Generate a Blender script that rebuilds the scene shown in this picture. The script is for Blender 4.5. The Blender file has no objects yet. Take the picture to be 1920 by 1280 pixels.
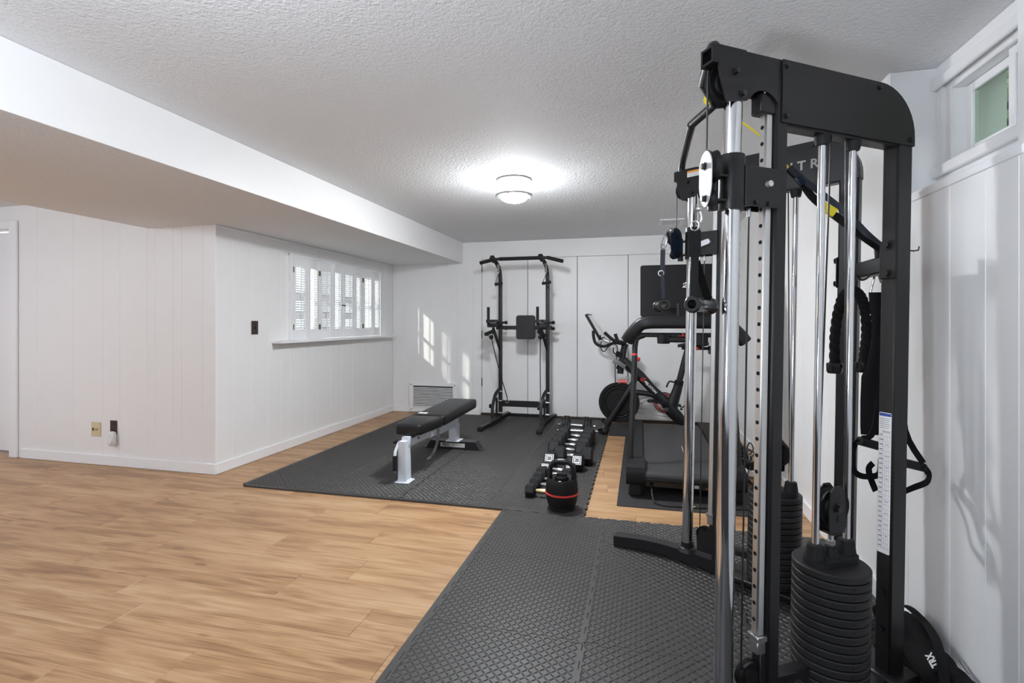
import bpy, bmesh, math, random
from mathutils import Vector as V, Matrix as Mx
S = bpy.context.scene
COL = S.collection
random.seed(7)
R = math.radians
# ------------------------------------------------------------------ camera, sky, sun, exposure
H = 1.175                                   # camera height in metres
FPX = 960.0                                 # focal length in pixels of a 1920 wide frame
YAW = math.atan((1200-960)/FPX)
cd = bpy.data.cameras.new('camera'); cam = bpy.data.objects.new('camera', cd); COL.objects.link(cam)
cd.sensor_width = 36; cd.lens = 36*FPX/1920; cd.shift_y = -(640-604)/1920
cam.location = (0, 0, H); cam.rotation_euler = (R(90), 0, YAW); cd.clip_start = .02
S.camera = cam
vs = S.view_settings
vs.view_transform = 'Standard'; vs.look = 'None'; vs.gamma = 1; vs.use_curve_mapping = False
vs.exposure = 0.45
S.cycles.use_denoising = True
S.cycles.max_bounces = 10; S.cycles.diffuse_bounces = 6; S.cycles.transparent_max_bounces = 16
S.cycles.sample_clamp_indirect = 6
w = bpy.data.worlds.new('sky'); S.world = w; w.use_nodes = True
bg = w.node_tree.nodes['Background']; bg.inputs[0].default_value = (.86, .93, 1, 1); bg.inputs[1].default_value = 2.2
def lamp(name, kind, loc, energy, color=(1, 1, 1), **kw):
    l = bpy.data.lights.new(name, kind); l.energy = energy; l.color = color
    for k, v_ in kw.items(): setattr(l, k, v_)
    o = bpy.data.objects.new(name, l); COL.objects.link(o); o.location = loc; return o
sun = lamp('sun', 'SUN', (-6, 0, 5), 5.0, (1, .96, .9), angle=R(1.2))
sun.rotation_euler = V((1.12, 1, -1.03)).to_track_quat('-Z', 'Y').to_euler()
# near ceiling and left floor lamps out of view, plus added fill lights
LAMP_W = 42
lamp('near_ceiling_lamp_light', 'POINT', (-.95, .55, 2.02), LAMP_W*.65, (.86, .94, 1.05), shadow_soft_size=.11)
lamp('rear_fill_light', 'POINT', (-.95, -1.9, 2.02), LAMP_W, (.86, .94, 1.05), shadow_soft_size=.11)  # unseen light added behind the camera to even out the room
lamp('left_room_fill_light', 'POINT', (-5.0, .4, 2.02), LAMP_W*1.4, (.82, .93, 1.08), shadow_soft_size=.11)  # unseen light added to lift the front-left wall
lamp('left_floor_lamp_light', 'POINT', (-4.15, 1.15, 1.45), 7, (1, .6, .25), shadow_soft_size=.08)
up_ = lamp('ceiling_fill_spot', 'SPOT', (-1.0, -.5, .9), 80, (.88, .95, 1.03), spot_size=R(150), spot_blend=.6, shadow_soft_size=.15)  # added spot that brightens the ceiling, no known lamp there
up_.rotation_euler = V((.15, .55, 1)).to_track_quat('-Z', 'Y').to_euler()
LAMP_E = 380.0                               # emission of the lit glass bowl in view

# ------------------------------------------------------------------ helpers
RX, RY = math.cos(YAW), math.sin(YAW)
def at(px, v, X=None, Y=None, Z=None, D=None):
    """the point of a plane that stands behind a given place of the photograph"""
    r = (px-960)/FPX; q = (604-v)/FPX
    dx, dy = -RY+r*RX, RX+r*RY
    if D is None:
        if X is not None: D = X/dx
        elif Y is not None: D = Y/dy
        else: D = (Z-H)/q
    return V((D*dx, D*dy, H+q*D))

def catmull(pts, n=6, closed=False):
    pts = [V(p) for p in pts]; out = []
    m = len(pts); segs = m if closed else m-1
    for i in range(segs):
        g = lambda k: pts[k % m] if closed else pts[min(max(k, 0), m-1)]
        p0, p1, p2, p3 = g(i-1), g(i), g(i+1), g(i+2)
        for j in range(n):
            t = j/n
            out.append(.5*((2*p1)+(p2-p0)*t+(2*p0-5*p1+4*p2-p3)*t*t+(3*p1-p0-3*p2+p3)*t**3))
    if not closed: out.append(pts[-1])
    return out

I4 = Mx.Identity(4)
WM = {}
def wm(o): return WM.get(o, I4)
class MB:
    def __init__(s, M=None): s.v = []; s.f = []; s.M = M
    def add(s, vs_, fs):
        k = len(s.v)
        for p in vs_:
            p = V(p); s.v.append(s.M @ p if s.M is not None else p)
        for f in fs: s.f.append([i+k for i in f])
        return s
    def box(s, c, size, bev=0.0, rot=None):
        c = V(c); h = V(size)/2; b = min(bev, .49*min(size))
        q = rot.to_3x3() if rot is not None else None
        tr = (lambda p: c+(q @ p)) if q is not None else (lambda p: c+p)
        if b <= 0:
            P = [V((x*h.x, y*h.y, z*h.z)) for x in (-1, 1) for y in (-1, 1) for z in (-1, 1)]
            F = [(0, 1, 3, 2), (4, 6, 7, 5), (0, 4, 5, 1), (2, 3, 7, 6), (0, 2, 6, 4), (1, 5, 7, 3)]
            return s.add([tr(p) for p in P], F)
        P = []; ix = {}
        for x in (-1, 1):
            for y in (-1, 1):
                for z in (-1, 1):
                    for a in range(3):
                        p = V((x*(h.x-b), y*(h.y-b), z*(h.z-b))); p[a] += (x, y, z)[a]*b
                        ix[(x, y, z, a)] = len(P); P.append(tr(p))
        F = []
        for a in range(3):
            o1, o2 = [k for k in range(3) if k != a]
            for sg in (-1, 1):
                L = []
                for (p, r) in ((-1, -1), (1, -1), (1, 1), (-1, 1)):
                    k = [0, 0, 0]; k[a] = sg; k[o1] = p; k[o2] = r; L.append(ix[(*k, a)])
                F.append(L)
            for p in (-1, 1):
                for r in (-1, 1):
                    k = [0, 0, 0]; k[o1] = p; k[o2] = r
                    k[a] = -1; A = tuple(k); k[a] = 1; B = tuple(k)
                    F.append([ix[(*A, o1)], ix[(*A, o2)], ix[(*B, o2)], ix[(*B, o1)]])
        for x in (-1, 1):
            for y in (-1, 1):
                for z in (-1, 1): F.append([ix[(x, y, z, a)] for a in range(3)])
        return s.add(P, F)
    def span(s, a, b, bev=0.0):
        a, b = V(a), V(b)
        return s.box((a+b)/2, [abs(q) for q in (b-a)], bev)
    def rect(s, ax, c0, c1, a0, a1, b0, b1, t, bev=.003, tb=None):
        """rectangular frame, pieces butted; ax is the thin axis, c0..c1 its range, (a, b) the other two axes in order"""
        tb = tb or (t, t); P = lambda c, a, b: {'x': (c, a, b), 'y': (a, c, b), 'z': (a, b, c)}[ax]
        s.span(P(c0, a0, b0), P(c1, a0+t, b1), bev); s.span(P(c0, a1-t, b0), P(c1, a1, b1), bev)
        s.span(P(c0, a0+t, b0), P(c1, a1-t, b0+tb[0]), bev); return s.span(P(c0, a0+t, b1-tb[1]), P(c1, a1-t, b1), bev)
    def bar(s, a, b, w_, h_, up=(0, 0, 1), bev=0.0):
        a, b = V(a), V(b); d = b-a; L = d.length; d.normalize(); u = V(up)
        x = d.cross(u)
        if x.length < 1e-4: x = d.cross(V((1, 0, 0)))
        x.normalize(); u = x.cross(d)
        return s.box((a+b)/2, (w_, L, h_), bev, Mx((x, d, u)).transposed())
    def cyl(s, a, b, r, r2=None, n=16, cap=True):
        a, b = V(a), V(b); r2 = r if r2 is None else r2
        d = (b-a).normalized(); x = d.orthogonal().normalized(); y = d.cross(x)
        P = []; F = []
        for i in range(n):
            t = 2*math.pi*i/n; e = x*math.cos(t)+y*math.sin(t)
            P += [a+e*r, b+e*r2]
        for i in range(n):
            j = (i+1) % n; F.append((2*i, 2*j, 2*j+1, 2*i+1))
        if cap: F.append([2*i for i in range(n)][::-1]); F.append([2*i+1 for i in range(n)])
        return s.add(P, F)
    def sweep(s, pts, sec, up=None, closed=False, cap=True, scale=None):
        pts = [V(p) for p in pts]; m = len(pts); P = []; F = []; k = len(sec); prev = None
        for i, p in enumerate(pts):
            if closed: t = pts[(i+1) % m]-pts[i-1]
            else: t = pts[min(i+1, m-1)]-pts[max(i-1, 0)]
            t.normalize()
            if up is not None: x = t.cross(V(up))
            elif prev is None: x = t.orthogonal()
            else: x = prev-t*prev.dot(t)
            if x.length < 1e-5: x = t.orthogonal()
            x.normalize(); y = x.cross(t); prev = x
            q = scale[i] if scale else 1
            for (a, b) in sec: P.append(p+x*a*q+y*b*q)
        for i in range(m if closed else m-1):
            j = (i+1) % m
            for a in range(k):
                b = (a+1) % k; F.append((i*k+a, i*k+b, j*k+b, j*k+a))
        if cap and not closed: F.append(list(range(k))[::-1]); F.append([(m-1)*k+a for a in range(k)])
        return s.add(P, F)
    def tube(s, pts, r, n=10, closed=False, smooth=0, scale=None):
        if smooth: pts = catmull(pts, smooth, closed)
        return s.sweep(pts, [(r*math.cos(2*math.pi*i/n), r*math.sin(2*math.pi*i/n)) for i in range(n)], closed=closed, scale=scale)
    def ribbon(s, pts, w_, t_, up=(0, 0, 1), smooth=0, closed=False):
        if smooth: pts = catmull(pts, smooth, closed)
        a, b = w_/2, t_/2
        return s.sweep(pts, [(-a, -b), (a, -b), (a, b), (-a, b)], up=up, closed=closed)
    def prism(s, poly, o, ax, ay, th):
        """polygon in the (ax, ay) plane through o, thickness th along ax x ay"""
        o, ax, ay = V(o), V(ax), V(ay); az = ax.cross(ay).normalized()*th
        P = [o+ax*a+ay*b for a, b in poly]; n = len(P)
        F = [list(range(n))[::-1], [n+i for i in range(n)]]+[(i, (i+1) % n, n+(i+1) % n, n+i) for i in range(n)]
        return s.add(P+[p+az for p in P], F)
    def lathe(s, prof, o=(0, 0, 0), ax=(0, 0, 1), n=24, sx=1.0):
        o = V(o); z = V(ax).normalized(); x = z.orthogonal().normalized(); y = z.cross(x); P = []; F = []; m = len(prof)
        if abs(z.z) > .99: x, y = V((1, 0, 0)), V((0, 1, 0))
        for i in range(n):
            t = 2*math.pi*i/n; e = x*math.cos(t)*sx+y*math.sin(t)
            for (r, h) in prof: P.append(o+e*r+z*h)
        for i in range(n):
            j = (i+1) % n
            for a in range(m-1): F.append((i*m+a, j*m+a, j*m+a+1, i*m+a+1))
        if prof[0] == prof[-1]: return s.add(P, F)
        if prof[0][0] > 1e-6: F.append([i*m for i in range(n)][::-1])
        if prof[-1][0] > 1e-6: F.append([i*m+m-1 for i in range(n)])
        return s.add(P, F)
    def ball(s, c, r, n=12, sz=1.0):
        return s.lathe([(max(r*math.sin(math.pi*i/8), 1e-7), -r*sz*math.cos(math.pi*i/8)) for i in range(9)], c, n=n)
    def torus(s, c, R_, r, ax=(0, 0, 1), n=24, k=8, a0=0, a1=360):
        c = V(c); z = V(ax).normalized(); x = z.orthogonal().normalized()
        if abs(z.z) > .99: x = V((1, 0, 0))
        y = z.cross(x); full = (a1-a0) >= 360; m = n if full else n+1
        pts = [c+(x*math.cos(R(a0+(a1-a0)*i/n))+y*math.sin(R(a0+(a1-a0)*i/n)))*R_ for i in range(m)]
        return s.tube(pts, r, k, closed=full)
    def mesh(s, name, mat, W=None, ang=38, merge=True):
        me = bpy.data.meshes.new(name)
        Wi = W.inverted() if W is not None else I4
        me.from_pydata([Wi @ p for p in s.v], [], s.f)
        bm = bmesh.new(); bm.from_mesh(me)
        if merge: bmesh.ops.remove_doubles(bm, verts=bm.verts, dist=1e-6)
        bmesh.ops.recalc_face_normals(bm, faces=bm.faces); bm.to_mesh(me); bm.free()
        if ang: 
            me.polygons.foreach_set('use_smooth', [True]*len(me.polygons)); me.set_sharp_from_angle(angle=R(ang))
        me.materials.append(mat); return me
    def build(s, name, mat, parent=None, ang=38, label=None):
        o = bpy.data.objects.new(name, s.mesh(name, mat, wm(parent) if parent else None, ang)); COL.objects.link(o)
        if parent: o.parent = parent; WM[o] = wm(parent)
        if label: o['label'] = label
        return o

def tag(o, label, cat, group=None):
    o['label'] = label; o['category'] = cat
    if group: o['group'] = group
    return o
def thing(name, label, cat, loc=(0, 0, 0), rz=0, group=None):
    o = bpy.data.objects.new(name, None); COL.objects.link(o); o.empty_display_size = .1
    o.location = loc; o.rotation_euler = (0, 0, rz); WM[o] = Mx.Translation(loc) @ Mx.Rotation(rz, 4, 'Z')
    return tag(o, label, cat, group)
def struct(o):
    o['kind'] = 'structure'; return o
def copy_tree(o, parent=None):
    c = o.copy(); COL.objects.link(c); c.parent = parent
    for ch in o.children: copy_tree(ch, c)
    return c
def rrect(w_, h_, r, n=5, cx=0, cy=0):
    out = []
    for k, (sx, sy) in enumerate(((1, 1), (-1, 1), (-1, -1), (1, -1))):
        for i in range(n+1):
            t = math.pi/2*(k+i/n); out.append((cx+sx*(w_/2-r)+r*math.cos(t), cy+sy*(h_/2-r)+r*math.sin(t)))
    return out
def text(body, size, M, mat, parent, name='lettering', ext=.0004, space=1.0, bold=0.0, label=None):
    c = bpy.data.curves.new('t', 'FONT'); c.body = body; c.size = size; c.extrude = ext; c.align_x = 'CENTER'; c.align_y = 'CENTER'
    c.space_character = space; c.offset = bold; c.resolution_u = 2
    t = bpy.data.objects.new('t', c); COL.objects.link(t)
    dg = bpy.context.evaluated_depsgraph_get(); me = bpy.data.meshes.new_from_object(t.evaluated_get(dg))
    bpy.data.objects.remove(t); bpy.data.curves.remove(c)
    me.transform(wm(parent).inverted() @ M); me.materials.clear(); me.materials.append(mat); me.name = name
    o = bpy.data.objects.new(name, me); COL.objects.link(o); o.parent = parent; WM[o] = wm(parent)
    if label: o['label'] = label
    return o
def frame(o, x, y):
    x = V(x).normalized(); z = x.cross(V(y)).normalized(); y = z.cross(x)
    m = Mx((x, y, z)).transposed().to_4x4(); m.translation = V(o); return m

# ------------------------------------------------------------------ materials
def srgb(r, g, b):
    f = lambda c: (c/255/12.92) if c/255 <= .04045 else ((c/255+.055)/1.055)**2.4
    return (f(r), f(g), f(b), 1)
def mat(name, col, rough=.5, metal=0, spec=.5, bump=None, var=None, coat=0, vscale=8):
    m = bpy.data.materials.new(name); m.use_nodes = True; nt = m.node_tree; b = nt.nodes['Principled BSDF']
    c = srgb(*col); b.inputs['Base Color'].default_value = c; b.inputs['Roughness'].default_value = rough
    b.inputs['Metallic'].default_value = metal; b.inputs['Specular IOR Level'].default_value = spec
    b.inputs['Coat Weight'].default_value = coat
    tc = nt.nodes.new('ShaderNodeTexCoord')
    if bump:
        sc, st, dist = bump
        n = nt.nodes.new('ShaderNodeTexNoise'); n.inputs['Scale'].default_value = sc; n.inputs['Detail'].default_value = 3
        nt.links.new(tc.outputs['Object'], n.inputs['Vector'])
        bp = nt.nodes.new('ShaderNodeBump'); bp.inputs['Strength'].default_value = st; bp.inputs['Distance'].default_value = dist
        nt.links.new(n.outputs['Fac'], bp.inputs['Height']); nt.links.new(bp.outputs['Normal'], b.inputs['Normal'])
    if var:
        n = nt.nodes.new('ShaderNodeTexNoise'); n.inputs['Scale'].default_value = vscale; n.inputs['Detail'].default_value = 4
        nt.links.new(tc.outputs['Object'], n.inputs['Vector'])
        mx = nt.nodes.new('ShaderNodeMix'); mx.data_type = 'RGBA'
        mx.inputs['A'].default_value = tuple(x*(1-var) for x in c[:3])+(1,); mx.inputs['B'].default_value = tuple(min(1, x*(1+var)) for x in c[:3])+(1,)
        nt.links.new(n.outputs['Fac'], mx.inputs['Factor']); nt.links.new(mx.outputs['Result'], b.inputs['Base Color'])
    return m
def emit(name, col, st):
    m = bpy.data.materials.new(name); m.use_nodes = True; b = m.node_tree.nodes['Principled BSDF']
    b.inputs['Base Color'].default_value = srgb(*col); b.inputs['Emission Color'].default_value = srgb(*col); b.inputs['Emission Strength'].default_value = st
    return m
def glass(name, tint=(1, 1, 1), refl=.12):
    m = bpy.data.materials.new(name); m.use_nodes = True; nt = m.node_tree; nt.nodes.clear()
    o = nt.nodes.new('ShaderNodeOutputMaterial'); t = nt.nodes.new('ShaderNodeBsdfTransparent'); t.inputs[0].default_value = (*tint, 1)
    g = nt.nodes.new('ShaderNodeBsdfGlossy'); g.inputs['Roughness'].default_value = .02; mx = nt.nodes.new('ShaderNodeMixShader')
    mx.inputs[0].default_value = refl
    nt.links.new(t.outputs[0], mx.inputs[1]); nt.links.new(g.outputs[0], mx.inputs[2]); nt.links.new(mx.outputs[0], o.inputs[0])
    return m
WALL = mat('white_panel_paint', (234, 233, 232), .42, bump=(60, .08, .002), var=.02)
TRIMM = mat('white_trim_paint', (236, 236, 237), .4)
CEIL = mat('ceiling_knockdown', (229, 230, 232), .8, spec=.25)
def ceil_bump(m):
    nt = m.node_tree; b = nt.nodes['Principled BSDF']; tc = nt.nodes.new('ShaderNodeTexCoord')
    v = nt.nodes.new('ShaderNodeTexVoronoi'); v.inputs['Scale'].default_value = 62; v.feature = 'SMOOTH_F1'
    n = nt.nodes.new('ShaderNodeTexNoise'); n.inputs['Scale'].default_value = 95; n.inputs['Detail'].default_value = 2
    nt.links.new(tc.outputs['Object'], n.inputs['Vector'])
    ad = nt.nodes.new('ShaderNodeVectorMath'); ad.operation = 'MULTIPLY_ADD'; ad.inputs[1].default_value = (.03, .03, .03)
    nt.links.new(n.outputs['Color'], ad.inputs[0]); nt.links.new(tc.outputs['Object'], ad.inputs[2]); nt.links.new(ad.outputs[0], v.inputs['Vector'])
    a = nt.nodes.new('ShaderNodeMath'); a.operation = 'MULTIPLY_ADD'; a.inputs[1].default_value = -1.2
    nt.links.new(v.outputs['Distance'], a.inputs[0]); nt.links.new(n.outputs['Fac'], a.inputs[2])
    bp = nt.nodes.new('ShaderNodeBump'); bp.inputs['Strength'].default_value = .6; bp.inputs['Distance'].default_value = .004
    nt.links.new(a.outputs[0], bp.inputs['Height']); nt.links.new(bp.outputs['Normal'], b.inputs['Normal'])
ceil_bump(CEIL)
def wood():
    m = bpy.data.materials.new('oak_laminate'); m.use_nodes = True; nt = m.node_tree; b = nt.nodes['Principled BSDF']; L = nt.links.new
    tc = nt.nodes.new('ShaderNodeTexCoord'); oi = nt.nodes.new('ShaderNodeObjectInfo')
    off = nt.nodes.new('ShaderNodeVectorMath'); off.operation = 'SCALE'; off.inputs[0].default_value = (37.1, 53.7, 11.3); L(oi.outputs['Random'], off.inputs['Scale'])
    ad = nt.nodes.new('ShaderNodeVectorMath'); ad.operation = 'ADD'; L(tc.outputs['Object'], ad.inputs[0]); L(off.outputs[0], ad.inputs[1])
    mp = nt.nodes.new('ShaderNodeMapping'); mp.inputs['Scale'].default_value = (1.1, 7.5, 1); L(ad.outputs[0], mp.inputs['Vector'])
    # cathedral rings: a warped wave
    n1 = nt.nodes.new('ShaderNodeTexNoise'); n1.inputs['Scale'].default_value = 1.6; n1.inputs['Detail'].default_value = 2; n1.inputs['Distortion'].default_value = .6; L(mp.outputs[0], n1.inputs['Vector'])
    mu = nt.nodes.new('ShaderNodeMath'); mu.operation = 'MULTIPLY'; mu.inputs[1].default_value = 17; L(n1.outputs['Fac'], mu.inputs[0])
    sn = nt.nodes.new('ShaderNodeMath'); sn.operation = 'SINE'; L(mu.outputs[0], sn.inputs[0])
    mp2 = nt.nodes.new('ShaderNodeMapping'); mp2.inputs['Scale'].default_value = (3, 90, 1); L(ad.outputs[0], mp2.inputs['Vector'])
    n2 = nt.nodes.new('ShaderNodeTexNoise'); n2.inputs['Scale'].default_value = 1.5; n2.inputs['Detail'].default_value = 5; n2.inputs['Roughness'].default_value = .65; L(mp2.outputs[0], n2.inputs['Vector'])
    n3 = nt.nodes.new('ShaderNodeTexNoise'); n3.inputs['Scale'].default_value = 1.3; n3.inputs['Detail'].default_value = 3; L(mp.outputs[0], n3.inputs['Vector'])
    f1 = nt.nodes.new('ShaderNodeMath'); f1.operation = 'MULTIPLY_ADD'; f1.inputs[1].default_value = .13; L(sn.outputs[0], f1.inputs[0]); L(n2.outputs['Fac'], f1.inputs[2])
    f2 = nt.nodes.new('ShaderNodeMath'); f2.operation = 'MULTIPLY_ADD'; f2.inputs[1].default_value = .7; L(n3.outputs['Fac'], f2.inputs[0]); L(f1.outputs[0], f2.inputs[2])
    f3 = nt.nodes.new('ShaderNodeMath'); f3.operation = 'MULTIPLY_ADD'; f3.inputs[1].default_value = .12; L(oi.outputs['Random'], f3.inputs[0]); L(f2.outputs[0], f3.inputs[2])
    mp3 = nt.nodes.new('ShaderNodeMapping'); mp3.inputs['Scale'].default_value = (1.7, 4.2, 1); L(ad.outputs[0], mp3.inputs['Vector'])
    kn = nt.nodes.new('ShaderNodeTexVoronoi'); kn.inputs['Scale'].default_value = 1.5; kn.inputs['Randomness'].default_value = 1; L(mp3.outputs[0], kn.inputs['Vector'])
    km = nt.nodes.new('ShaderNodeMapRange'); km.inputs['From Min'].default_value = .02; km.inputs['From Max'].default_value = .11; km.inputs['To Min'].default_value = .42; km.inputs['To Max'].default_value = 0; L(kn.outputs['Distance'], km.inputs['Value'])
    f4 = nt.nodes.new('ShaderNodeMath'); f4.operation = 'SUBTRACT'; L(f3.outputs[0], f4.inputs[0]); L(km.outputs[0], f4.inputs[1]); f3 = f4
    cr = nt.nodes.new('ShaderNodeValToRGB'); L(f3.outputs[0], cr.inputs['Fac'])
    mr = nt.nodes.new('ShaderNodeMapRange'); mr.inputs['From Min'].default_value = .6; mr.inputs['From Max'].default_value = 1.4; L(f3.outputs[0], mr.inputs['Value']); L(mr.outputs[0], cr.inputs['Fac'])
    e = cr.color_ramp.elements; e[0].position = .04; e[0].color = srgb(136, 99, 67); e[1].position = .85; e[1].color = srgb(192, 159, 122)
    k = e.new(.42); k.color = srgb(170, 132, 94)
    L(cr.outputs['Color'], b.inputs['Base Color']); b.inputs['Roughness'].default_value = .42; b.inputs['Specular IOR Level'].default_value = .4
    bp = nt.nodes.new('ShaderNodeBump'); bp.inputs['Strength'].default_value = .12; bp.inputs['Distance'].default_value = .001; L(n2.outputs['Fac'], bp.inputs['Height']); L(bp.outputs['Normal'], b.inputs['Normal'])
    return m
WOOD = wood()
FOAM = mat('black_foam', (55, 53, 51), .48, spec=.5, bump=(300, .15, .001), var=.06)
RUBBERMAT = mat('black_rubber_mat', (40, 39, 40), .7, bump=(400, .2, .001))
BLACK = mat('black_powder_coat', (27, 26, 27), .4, spec=.35, bump=(500, .08, .0006))
BLACKG = mat('black_gloss_plastic', (24, 24, 25), .25)
BLACKP = mat('black_plastic', (24, 23, 24), .55, spec=.2)
RUBBER = mat('black_rubber', (27, 27, 28), .6, spec=.25)
PLATEM = mat('weight_plate_black', (34, 33, 34), .55, spec=.3, bump=(350, .15, .0008))
CHROME = mat('chrome', (205, 206, 208), .09, 1)
STEEL = mat('brushed_steel', (190, 190, 190), .3, 1, var=.12, vscale=40)
ZINC = mat('galvanised_steel', (205, 205, 203), .4, 1, bump=(120, .1, .001), var=.08)
SILVER = mat('satin_aluminium', (205, 206, 208), .38, .7)
LEATHER = mat('black_vinyl', (26, 25, 26), .4, spec=.35, bump=(260, .15, .001))
WHITEM = mat('white_frame_paint', (214, 219, 226), .3)
WHITE = mat('white_print', (225, 225, 225), .5)
GREYP = mat('grey_print', (180, 180, 176), .5)
RED = mat('red_plastic', (212, 62, 55), .4)
YELLOW = mat('yellow_webbing', (226, 205, 40), .6)
FABRIC = mat('black_fabric', (20, 19, 20), .85, spec=.2, bump=(600, .3, .001))
WEB = mat('navy_webbing', (20, 26, 38), .65, bump=(500, .2, .001))
BLUEM = mat('dark_blue_plastic', (22, 36, 56), .35)
BRASS = mat('aged_brass', (120, 100, 62), .35, .8)
BEIGE = mat('beige_plastic', (206, 192, 156), .4)
BROWN = mat('brown_plastic', (58, 44, 36), .4)
CABLE = mat('black_cable', (26, 26, 27), .4)
DARK = mat('dark_void', (14, 12, 12), .9)
GLASS = glass('window_glass', (.97, 1, .985), .08)
GREENGLASS = glass('tinted_pane', (.78, .86, .80), .12)
# ------------------------------------------------------------------ the room
ZC, ZB = 2.19, 1.93
XR, XL, YB, YF, YN, XFL = .985, -3.18, 6.2, 3.28, -3.2, -6.6
fl = struct(MB().span((XFL-.3, YN-.3, -.1), (XR+.3, YB+.3, -.008)).build('floor', DARK, None, 0))
PW, PL = .188, 1.15
pmesh = {}
def plank_mesh(L):
    k = round(L, 3)
    if k not in pmesh: pmesh[k] = MB().box((L/2, PW/2, -.004), (L-.0008, PW-.0008, .008), .0013).mesh('plank', WOOD, None, 0)
    return pmesh[k]
known = {-2: -1.54, -1: -2.01, 0: -1.06, 1: -1.53, 2: -1.30, 3: -1.88, 4: -1.40}
for k in range(-6, 24):
    y = 1.708+PW*k
    j = known.get(k, random.uniform(-2, -1)); x = j-PL*6
    xmin = XFL if y < YF else XL-.02
    while x < XR:
        a, b = max(x, xmin), min(x+PL, XR)
        if b-a > .03 and y < YB:
            o = bpy.data.objects.new('plank', plank_mesh(b-a)); COL.objects.link(o); o.parent = fl; o.location = (a, y, 0)
        x += PL
def boards(parent, axis, c, face, joints, spans, depth=.008, gap=.0001):
    """panelling boards with V joints along a wall; spans(a, b) gives the z ranges of the board"""
    for a, b in zip(joints[:-1], joints[1:]):
        for z0, z1 in spans(a, b):
            m = MB(); lo, hi = (c, c+face*depth) if face > 0 else (c-depth, c)
            if axis == 'x': m.span((a+gap, lo, z0), (b-gap, hi, z1), .0022)
            else: m.span((lo, a+gap, z0), (hi, b-gap, z1), .0022)
            m.build('wall_panel', WALL, parent, 0)
def jl(a, b, pat=(.2, .1, .205, .09, .19, .21), start=0):
    out = [a]; i = start
    while out[-1]+pat[i % len(pat)]*1.4 < b: out.append(out[-1]+pat[i % len(pat)]); i += 1
    return out+[b]
# left recess wall with the shuttered window
WY0, WY1, WZ0, WZ1 = 4.15, 5.87, 1.01, 1.80
wl = MB()
HY0, HY1 = 3.95, 6.13
for a, b in (((XL-.11, YF+.2, 0), (XL-.008, HY0, ZC)), ((XL-.11, HY1, 0), (XL-.008, YB+.2, ZC)), ((XL-.11, HY0, 0), (XL-.008, HY1, WZ0)), ((XL-.11, HY0, WZ1), (XL-.008, HY1, ZC))): wl.span(a, b)
wl = struct(wl.build('wall_left', WALL, None, 0))
js = [YF+.008, 3.45, 3.66, 3.86, 4.02, WY0, 4.36, 4.57, 4.79, 5.0, 5.22, 5.43, 5.65, WY1, 6.02, YB]
boards(wl, 'y', XL-.008, 1, js, lambda a, b: [(0, WZ0), (WZ1, ZB)] if a >= WY0-.01 and b <= WY1+.01 else [(0, ZB)])
# front-left wall, facing the camera
wf = struct(MB().span((-5.28, YF+.008, 0), (XL-.008, YF+.2, ZC)).span((XFL, YF+.008, 2.0), (-5.28, YF+.2, ZC)).build('wall_front', WALL, None, 0))
fx = [-5.28, -5.03, -4.62, -4.30, -4.12, -3.84, -3.76, -3.585, -3.50, -3.30, XL]
boards(wf, 'x', YF+.008, -1, fx, lambda a, b: [(0, ZC)] if b < -3.83 else [(0, ZB)], .008)
# back wall behind the closet doors
wb = struct(MB().span((XL-.2, YB+.008, 0), (XR+.2, YB+.2, ZC)).build('wall_back', WALL, None, 0))
bx = [XL, -3.0, -2.62, -2.40, -2.27, -2.06, -1.945]
boards(wb, 'x', YB+.008, -1, bx, lambda a, b: [(0, ZC)])
boards(wb, 'x', YB+.008, -1, [-1.945, XR], lambda a, b: [(1.975, ZC)])
# right wall with the high window niche
NY0, NY1, NZ0, NX = 1.66, 2.40, 1.65, 1.15
wr = MB()
for a, b in (((XR+.008, YN, 0), (XR+.4, YB+.2, NZ0)), ((XR+.008, YN, NZ0), (XR+.4, NY0, ZC)), ((XR+.008, NY1, NZ0), (XR+.4, YB+.2, ZC))): wr.span(a, b)
wr = struct(wr.build('wall_right', WALL, None, 0))
rj = [YN, -.5, .6, 1.0, 1.22, 1.42, 1.60, 1.797, 1.976, 2.245, 2.42, 2.698, 2.88, 3.1, 3.35, 3.55, 3.8, 4.0, 4.25, 4.5, 4.7, 4.95, 5.2, 5.4, 5.65, 5.9, YB]
def rspan(a, b):
    if b <= NY0+.01 or a >= NY1-.01: return [(0, ZC)]
    return [(0, NZ0)]
rj2 = sorted(set(rj+[NY0, NY1])-{1.60, 2.42})
boards(wr, 'y', XR+.008, -1, rj2, rspan)
wn = struct(MB().span((XFL-.3, YN-.2, 0), (XR+.4, YN, ZC)).build('wall_near', WALL, None, 0))
struct(MB().span((XFL-.2, YN, 0), (XFL, YF+.2, ZC)).build('wall_far_left', WALL, None, 0))
ce = struct(MB().span((XFL-.3, YN-.2, ZC), (XR+.45, YF+.2, ZC+.12)).span((XL-.11, YF+.2, ZC), (XR+.45, YB+.2, ZC+.12)).build('ceiling', CEIL, None, 0))
sf = struct(MB().span((-3.84, YN, ZB), (-2.205, YF+.1, ZC-.001)).span((XL-.009, YF+.1, ZB), (-2.205, YB, ZC-.001)).build('trim_1', CEIL, None, 0)); sf['label'] = 'wide dropped ceiling soffit running down the room'
MB().span((-2.205, YN, ZB-.002), (-2.195, YB, ZC-.001), .001).build('side_board', WALL, sf, 0)
struct(MB().span((XL-.012, WY0-.03, WZ0), (XL+.036, WY0-.001, WZ1+.02), .003).span((XL-.012, WY0-.03, WZ1+.001), (XL+.014, WY1+.03, WZ1+.02), .003).build('trim_7', TRIMM, None, 0))
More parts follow.
